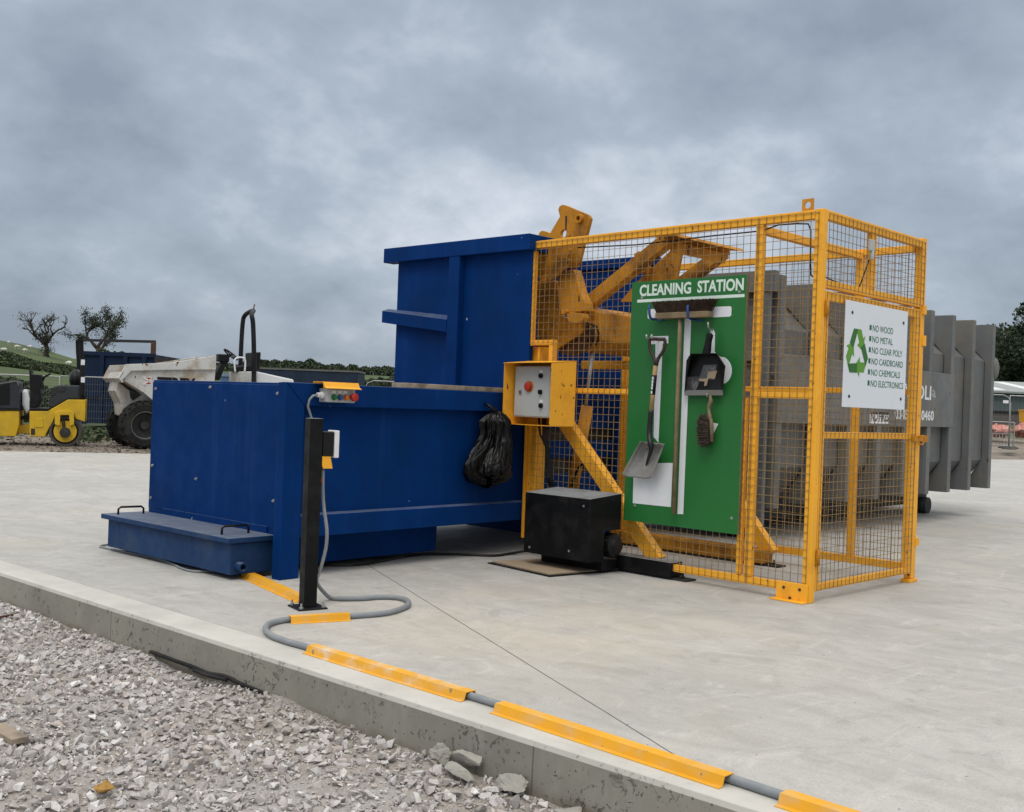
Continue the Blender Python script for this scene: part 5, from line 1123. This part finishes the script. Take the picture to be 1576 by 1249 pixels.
m_ = MB(); m_.box(a[0] - .05, b_[0] + .05, 54.95, 55.0, a[1] - .16, a[1] + .02); m_.build('rim', paint('skip_rim', (.22, .3, .4), .5), bs)

# --- temporary mesh fence panels
def heras(L0, L1, D, z0, z1, label, group='temporary mesh fence panels', rnd=0, dens=.075):
    p = thing('fence_panel', label, 'fence panel', VIEW, ((L0 + L1) / 2, D, z0), group)
    m = MB(); r = .021
    pts = [(L0, D, z0), (L0, D, z1 - rnd), (L0 + rnd * .3, D, z1 - rnd * .3), (L0 + rnd, D, z1), (L1 - rnd, D, z1), (L1 - rnd * .3, D, z1 - rnd * .3), (L1, D, z1 - rnd), (L1, D, z0)] if rnd else [(L0, D, z0), (L0, D, z1), (L1, D, z1), (L1, D, z0)]
    m.tube(pts, r, 8); m.build('frame', steel, p)
    m = MB(); n_ = int((L1 - L0) / dens)
    for i in range(1, n_): xx = L0 + (L1 - L0) * i / n_; m.box(xx - .0025, xx + .0025, D - .0025, D + .0025, z0 + .1, z1 - .02)
    for zz in np.linspace(z0 + .1, z1 - .02, 8): m.box(L0, L1, D - .0075, D - .0026, zz - .003, zz + .003)
    m.build('mesh', rimm, p)
    for xx in (L0, L1): m = MB(); m.box(xx - .12, xx + .12, D - .33, D + .33, z0 - .06, z0 + .06); m.build('foot', rimm, p)
    return p
zt = VP(60, 578, 33)[1]
heras(-17.4, -13.95, 33, .06, zt, 'galvanised mesh fence panel behind the yellow roller engine hood')
heras(-13.9, -10.45, 33, .06, zt + .02, 'galvanised mesh fence panel between yellow roller and white dumper')
a, b_ = VP(562, 586, 45), VP(640, 586, 45)
heras(a[0], b_[0] + 1.5, 45, .06, a[1] + .02, 'galvanised fence panel showing left of the tall blue hopper', rnd=.35)
GZR = terrain(*(VIEW.w((17.5, 40, 0))[:2]))
a, b_ = VP(1535, 608, 40), VP(1556, 608, 40); zb = VP(1556, 689, 40)[1]
heras(b_[0] - 3.3, b_[0], 40, zb, b_[1], 'galvanised fence panel with rounded corner right of the grey container', rnd=.28, dens=.15)
m_ = MB(); q = VP(1548, 618, 39.96); m_.box(q[0] - .10, q[0] + .10, 39.95, 39.96, q[1] - .055, q[1] + .055); tag(m_.build('notice_plate', white, frame=VIEW, base=(q[0], 39.955, q[1])), 'small blank white plate on the fence right of the grey container', 'notice')
c, d = VP(1557.5, 609, 40), VP(1600, 604, 40)
heras(c[0] + .12, c[0] + 3.4, 40.4, zb, c[1] + .02, 'galvanised fence panel running out of the right picture edge', rnd=.0, dens=.15)
pb = thing('pedestrian_barrier', 'low galvanised pedestrian barrier with upright bars before the orange netting', 'barrier', VIEW, (17.8, 41.3, zb))
e0, e1, e2 = VP(1536, 650, 41.3), VP(1561, 650, 41.3), VP(1561, 688, 41.3)
m_ = MB(); m_.tube(smooth_path([(e0[0] - 1.4, 41.3, e2[1]), (e0[0] - 1.4, 41.3, e0[1] - .12), (e0[0] - 1.25, 41.3, e0[1]), (e1[0] - .15, 41.3, e1[1]), (e1[0], 41.3, e1[1] - .14), (e1[0], 41.3, e2[1] + .12), (e1[0] - .14, 41.3, e2[1] + .05), (e0[0] - 1.25, 41.3, e2[1] + .05)], 6), .022, 8); m_.build('frame', steel, pb)
m_ = MB()
m_.box(e0[0] - 1.35, e1[0] - .02, 41.285, 41.315, e1[1] - .46, e1[1] - .42)
for xx in np.arange(e0[0] - 1.3, e1[0] - .05, .125): m_.cyl((xx, 41.3, e2[1] + .05), (xx, 41.3, e1[1] - .44), .008, 6)
m_.build('bars', steel, pb)
m_ = MB(); m_.box(e1[0] - .5, e1[0] + .1, 41.1, 41.5, e2[1] - .05, e2[1]); m_.build('foot', rubber, pb)
for k_, (pa, pc2, lab) in enumerate(((1520, 1555, 'heap of crumpled pinkish red barrier netting on the ground by the fence'), (1560, 1592, 'heap of paler pink netting at the right picture edge'))):
    a, b_ = VP(pa, 664, 47), VP(pc2, 664, 47); m_ = MB(); rs = np.random.default_rng(k_ + 3)
    m_.sphere(((a[0] + b_[0]) / 2, 47, a[1] + .06), ((b_[0] - a[0]) / 2, .5, .24), 22)
    for i, v in enumerate(m_.v):
        f_ = .16 * mnoise.noise(Vector(v) * 2.6) + .10 * mnoise.noise(Vector(v) * 7); m_.v[i] = (v[0] + f_, v[1] + f_, v[2] + f_ * 1.1)
    tag(m_.build('barrier_netting', pinkm, frame=VIEW, base=((a[0] + b_[0]) / 2, 47, a[1] - .1)), lab, 'netting')
a, b_ = VP(1577, 632, 50), VP(1599, 651, 50); zt_ = terrain(*VIEW.w((a[0], 50, 0))[:2])
yb = thing('yellow_bin', 'yellow grit bin on short dark legs at the right picture edge', 'bin', VIEW, (a[0] + .3, 50.3, zt_))
m_ = MB(); m_.prism([(a[0], a[1]), (b_[0], a[1]), (b_[0] - .05, b_[1]), (a[0] + .05, b_[1])], xz, 50, 50.6); m_.build('tub', yellow, yb, bevel=.02)
m_ = MB(); m_.box(a[0] - .03, b_[0] + .03, 49.97, 50.63, a[1] + .001, a[1] + .05); m_.build('lid', yellow, yb, bevel=.01)
for xx in (a[0] + .08, b_[0] - .12):
    for yy in (50.06, 50.5): m_ = MB(); m_.box(xx, xx + .05, yy, yy + .05, zt_ - .02, b_[1] - .001); m_.build('leg', dark_steel, yb)
# --- shed
sh_ = thing('industrial_shed', 'long low grey industrial shed with pale ribbed roof beyond the container', 'shed', VIEW, (38, 77, 1.2))
w0, w1, w2 = VP(1533, 604, 70), VP(1533, 632, 70), VP(1533, 652, 70); rt_ = VP(1533, 588, 76)
cl = paint('cladding_grey', (.10, .125, .13), .5, var=.1); clb = paint('brown_wall', (.13, .11, .105), .7, var=.2); rfm = paint('ribbed_roof', (.30, .32, .31), .5, var=.15)
LX0, LX1 = w0[0] - 6, w0[0] + 30
m_ = MB(); m_.box(LX0, LX1, 70, 84, w1[1], w0[1]); m_.build('cladding', cl, sh_)
m_ = MB(); m_.box(LX0, LX1, 70.02, 84, w2[1] - .6, w1[1] - .001); m_.build('brick_base', clb, sh_)
m_ = MB(); m_.prism([(69.6, w0[1] - .02), (69.6, w0[1] + .1), (77, rt_[1] + .12), (84.4, w0[1] + .1), (84.4, w0[1] - .02), (77, rt_[1])], lambda a, b_, tt: (tt, a, b_), LX0 - .3, LX1 + .3); rf_ = m_.build('roof', rfm, sh_)
for i in range(14):
    xx = LX0 + .8 + i * 2.6; m_ = MB(); s0_ = (rt_[1] - w0[1]) / 7.4
    m_.add([(xx, 70.3, w0[1] + .125 + .7 * s0_), (xx + .8, 70.3, w0[1] + .125 + .7 * s0_), (xx + .8, 76.3, w0[1] + .125 + 6.7 * s0_), (xx, 76.3, w0[1] + .125 + 6.7 * s0_)], [(0, 1, 2, 3)]); m_.build('skylight', white, rf_, solid=.02)
m_ = MB(); m_.box(LX0, LX1, 69.93, 69.999, w1[1] - .08, w1[1] + .02); m_.build('band', dark_steel, sh_)

# ------------------------------------------------------------------ vegetation
def leaf_mesh(name, pts, sizes, tones, mat, parent=None, frame=None, base=None):
    n_ = len(pts); P = np.array(pts); S_ = np.array(sizes)[:, None]
    a = RNG.normal(size=(n_, 3)); a /= np.linalg.norm(a, axis=1)[:, None]; b_ = np.cross(a, RNG.normal(size=(n_, 3))); b_ /= np.linalg.norm(b_, axis=1)[:, None]
    q = np.stack([P - a * S_ * .5, P + b_ * S_ * .32, P + a * S_ * .5, P - b_ * S_ * .32], 1)
    off = np.array(OFF[parent.name] if parent else (base if base is not None else (0, 0, 0)), float)
    V = (q - off).reshape(-1, 3); me = bpy.data.meshes.new(name); me.vertices.add(len(V)); me.vertices.foreach_set('co', V.ravel())
    me.loops.add(n_ * 4); me.loops.foreach_set('vertex_index', np.arange(n_ * 4)); me.polygons.add(n_); me.polygons.foreach_set('loop_start', np.arange(n_) * 4); me.update(calc_edges=True)
    at = me.attributes.new('tone', 'FLOAT', 'POINT'); at.data.foreach_set('value', np.repeat(tones, 4)); me.materials.append(mat)
    o = bpy.data.objects.new(name, me); COL.objects.link(o)
    if parent: o.parent = parent; FRM[o.name] = FRM[parent.name]
    else: fr = frame or WORLD; o.location = fr.w(off); o.rotation_euler = (0, 0, fr.rz); FRM[o.name] = fr
    OFF[o.name] = off
    return o
def grow_tree(name, label, base, H, spread, seed, leaf, lsize, nleaf, bare=.0, lean=0, trunk_r=.35, levels=4, leafy_low=0):
    rs = np.random.default_rng(seed); t_ = thing(name, label, 'tree', VIEW, base); m = MB(); m.smooth = True; tips = []; mids = []
    def branch(p, d, L, r, lev):
        n_ = 4; pts = [p]; dd = d.copy()
        for i in range(n_):
            dd = dd + rs.normal(size=3) * .22 + np.array([0, 0, .05]); dd /= np.linalg.norm(dd); pts.append(pts[-1] + dd * L / n_)
        m.tube(pts, list(np.linspace(r, r * .55, n_ + 1)), 6 if lev < 2 else 4)
        if lev >= 2: mids.extend(pts[1:])
        if lev >= levels: tips.append(pts[-1]); return
        k_ = rs.integers(3, 5) if lev == 0 else rs.integers(2, 4)
        for i in range(k_):
            at = pts[-1] if (i == 0 or rs.random() < .5) else pts[rs.integers(2, n_)]
            a = rs.uniform(0, 2 * math.pi); tilt = rs.uniform(.35, .95) * spread
            ax = np.array([math.cos(a), math.sin(a), 0]); nd = dd * math.cos(tilt) + ax * math.sin(tilt) + np.array([lean, 0, 0]) * .3; nd /= np.linalg.norm(nd)
            branch(at, nd, L * rs.uniform(.62, .85), r * .64, lev + 1)
    branch(np.array(base, float) - (0, 0, .3), np.array([lean * .3, 0, 1.0]), H * .30, trunk_r, 0)
    m.build('trunk', bark, t_)
    pts = []; src = tips + mids
    src = [s for s in src if rs.random() > bare]
    src = [s + rs.normal(size=3) * lsize * .5 for s in src]
    if leafy_low: src += [np.array(base) + np.array([rs.normal() * H * .06, rs.normal() * H * .06, rs.uniform(.05, .45) * H]) for _ in range(leafy_low)]
    per = max(1, nleaf // max(1, len(src)))
    for s in src:
        for _ in range(per): pts.append(s + rs.normal(size=3) * lsize * np.array([1.5, 1.5, 1.1]))
    leaf_mesh('crown', pts, rs.uniform(.6, 1.3, len(pts)) * lsize, rs.random(len(pts)), leaf, t_)
    return t_
def vterr(L, D): return terrain(*VIEW.w((L, D, 0))[:2])
def onhill(px, D): L = bgp(px, 560, D)[0]; return (L, D, vterr(L, D))
b_ = onhill(72, 150); grow_tree('bare_tree', 'half bare tree with leafy lower trunk on the hill at far left', b_, 7.0, .80, 9, leaf_tree, .20, 1500, bare=.95, lean=-.1, trunk_r=.42, levels=5, leafy_low=40)
b_ = onhill(154, 150); grow_tree('leafy_tree', 'leafier lopsided tree on the hill behind the roller roll bar', b_, 9.8, .80, 14, leaf_tree, .24, 4600, bare=.55, lean=.25, trunk_r=.42, levels=5, leafy_low=16)
for px, D, H, sd, lab in ((1600, 95, 11.0, 3, 'big dark round tree behind the grey shed roof at the right edge'), (1548, 99, 9.6, 6, 'dark bushy tree just right of the grey container top'), (1512, 104, 8.6, 8, 'dark tree mostly hidden behind the grey container')):
    L = bgp(px, 560, D)[0]; base_ = (L, D, vterr(L, D)); t_ = thing('broadleaf_tree', lab, 'tree', VIEW, base_); rs = np.random.default_rng(sd); m_ = MB(); m_.smooth = True
    m_.tube([np.array(base_) - (0, 0, .3), np.array(base_) + (0, 0, H * .3), np.array(base_) + (.3, 0, H * .6)], [.4, .32, .2], 8)
    cl_ = []
    for i in range(34):
        d = rs.normal(size=3); d /= np.linalg.norm(d); rr = rs.uniform(.45, 1.0); cl_.append(np.array(base_) + np.array([d[0] * rr * H * .46, d[1] * rr * H * .40, H * .58 + d[2] * rr * H * .40]))
    for c in cl_[:14]: m_.tube([np.array(base_) + (0, 0, H * .35), (np.array(base_) + (0, 0, H * .4) + c) / 2 + rs.normal(size=3) * .3, c], [.16, .1, .04], 5)
    m_.build('trunk', bark, t_); pts = []
    for c in cl_:
        for _ in range(420):
            d = rs.normal(size=3); d /= np.linalg.norm(d); pts.append(c + d * rs.uniform(.55, 1.05) * H * .115 * np.array([1.2, 1.2, .9]))
    leaf_mesh('crown', pts, rs.uniform(.2, .42, len(pts)), rs.random(len(pts)), leaf_dark, t_)
def hedge(label, ax_pts, w_, h_, n_, mat, ls, kind=None, name='hedge'):
    pts = []; ax_pts = [np.array(p) for p in ax_pts]
    for _ in range(n_):
        i = RNG.integers(len(ax_pts) - 1); s = RNG.random(); p = ax_pts[i] * (1 - s) + ax_pts[i + 1] * s
        k_ = .72 + .5 * mnoise.noise((p[0] * .28, p[1] * .28, 1)) + .25 * mnoise.noise((p[0] * 1.1, p[1] * 1.1, 4)); a = RNG.uniform(0, math.pi); rr = RNG.uniform(.55, 1) ** .5
        pts.append((p[0], p[1] + math.cos(a) * rr * w_, vterr(p[0], p[1]) + max(.02, math.sin(a) * rr * h_ * k_)))
    c = ax_pts[0]
    o = leaf_mesh(name, pts, RNG.uniform(.6, 1.3, n_) * ls, RNG.random(n_), mat, None, VIEW, (c[0], c[1], vterr(c[0], c[1])))
    return tag(o, label, 'hedge', kind=kind) if not kind else tag(o, kind=kind)
hp2 = lambda D, *pxs: [(bgp(p, 560, D)[0], D) for p in pxs]
hedge('broad dark hedge bank running across the hillside below the bare tree', [(bgp(-60, 560, 118)[0], 118), (bgp(40, 560, 118)[0], 118), (bgp(150, 560, 124)[0], 124), (bgp(300, 560, 128)[0], 128)], 5, 1.25, 26000, leaf_mid, .42)
hedge('long dark hedge at the foot of the field behind the mesh fence', hp2(62, -60, 120, 330), 1.6, 1.75, 16000, leaf_dark, .28)
hedge('low rough hedge of brambles right behind the mesh fence', hp2(40, -40, 60, 118), 1.2, 1.05, 9000, leaf_mid, .16)
hedge(None, [(bgp(p, 560, D)[0], D) for p, D in ((380, 190), (440, 192), (500, 196), (560, 196), (640, 200))], 4, 2.2, 9000, leaf_dark, .5, 'stuff', 'treeline')
hedge('long hedge crossing the far field left of the tall hopper', [(bgp(p, 560, D)[0], D) for p, D in ((260, 150), (420, 150), (560, 130), (700, 120))], 2, 1.3, 9000, leaf_dark, .35)
for px, D, r_, lab in ((163, 135, 1.4, 'rounded bush on the skyline above the navy skip'), (190, 135, 1.0, 'smaller bush on the skyline above the navy skip, right of the rounded one')):
    p = onhill(px, D); zc_ = VP(px, 541 if px < 180 else 544, D)[1]; pts = []
    for _ in range(1600): d = RNG.normal(size=3); d /= np.linalg.norm(d); k_ = 1 + .3 * mnoise.noise(d * 2); pts.append((p[0] + d[0] * r_ * 1.5 * k_, D + d[1] * r_ * 1.5, p[2] + abs(d[2]) * max(1.0, zc_ - p[2]) * k_))
    tag(leaf_mesh('bush', pts, RNG.uniform(.2, .4, 1600), RNG.random(1600), leaf_mid, None, VIEW, p), lab, 'bush')
# tufts at the slab edge and the dirt
pts = []; n_ = 2200
for _ in range(n_):
    px = RNG.choice([RNG.uniform(120, 175), RNG.uniform(-20, 240)], p=[.75, .25]); D = RNG.normal(29, 1.2); L = bgp(px, 660, D)[0]
    pts.append((L, D, vterr(L, D) + RNG.random() ** 1.5 * .2))
tag(leaf_mesh('weeds', pts, RNG.uniform(.08, .2, n_), RNG.random(n_), leaf_mid, None, VIEW, (0, 29, 0)), kind='stuff')
items = []
for _ in range(5200):
    D = RNG.uniform(21.5, 33); L = RNG.uniform(-.56, -.2) * D; x_, y_ = VIEW.w((L, D, 0))[:2]; s = .012 * math.exp(RNG.gamma(1.2, .5)); s = min(s, .07)
    items.append((x_, y_, terrain(x_, y_) + s * .2, s, RNG.beta(2, 2.6) * .8))
dm_m = paint('dirt_clod', (.17, .14, .11), .95, var=.5, scale=3, grime=(.28, .25, .21), grime_amt=.8, grime_scale=1.2)
tag(scatter_mesh('rubble', items, rocks, dm_m), kind='stuff')
for k_, (px0, px1, py_, D) in enumerate(((143, 182, 679, 27.2), (132, 152, 668, 28.5))):
    a, b_ = VP(px0, py_, D), VP(px1, py_ - 1, D); zz = vterr(a[0], D); m_ = MB(); m_.box(a[0], b_[0], D - .1, D + .1, zz, zz + .09)
    tag(m_.build('timber_baulk', plankm if k_ == 0 else dark_steel, frame=VIEW, base=((a[0] + b_[0]) / 2, D, zz), bevel=.01), ('pale timber baulk lying on the dirt before the dumper wheels', 'dark timber baulk lying on the dirt right of the roller drum')[k_], 'timber')
# sheep
def sheep_mesh():
    m = MB(); m.sphere((0, 0, .62), (.52, .26, .28), 12); m.sphere((.52, 0, .66), (.16, .13, .14), 8); m.sphere((.70, 0, .58), (.15, .085, .085), 8)
    for sx_ in (-.3, .28):
        for sy_ in (-.13, .13): m.tube([(sx_, sy_, .55), (sx_ + .02, sy_, .3), (sx_, sy_, 0)], [.08, .05, .04], 6)
    for sy_ in (-.11, .11): m.sphere((.60, sy_, .66), (.04, .07, .03), 6)
    return m
sheep0 = None
def march(px, py):
    d = VIEW.A.T @ ray(px, py); c = np.array([0, 0, CAMH])
    for D in np.arange(60, 400, .5):
        p = c + d / d[1] * D
        if p[2] < vterr(p[0], D): return (p[0], D, vterr(p[0], D))
for px, py, a, lab in ((26, 537.5, .3, 0), (46, 537.5, 2.8, 0), (38, 543.5, 1.2, 0), (6, 542.5, 3.4, 0), (65, 537.5, .2, 0), (13, 531, 2.0, 0), (106, 565, 2.7, 1)):
    p = march(px, py)
    if p is None: continue
    if sheep0 is None:
        sheep0 = sheep_mesh().build('sheep', wool, frame=Frame((0, 0, 0), 0)); sheep0.modifiers.new('remesh', 'REMESH').voxel_size = .045; o = sheep0
    else: o = sheep0.copy(); COL.objects.link(o)
    o.location = VIEW.w(p); o.rotation_euler = (0, 0, VIEW.rz + a); o.scale = (.72,) * 3 if not lab else (.9,) * 3
    tag(o, 'white sheep grazing by itself below the hedge, nearest of the flock' if lab else 'tiny white sheep grazing high on the green hillside', 'sheep', 'sheep grazing on the hill')
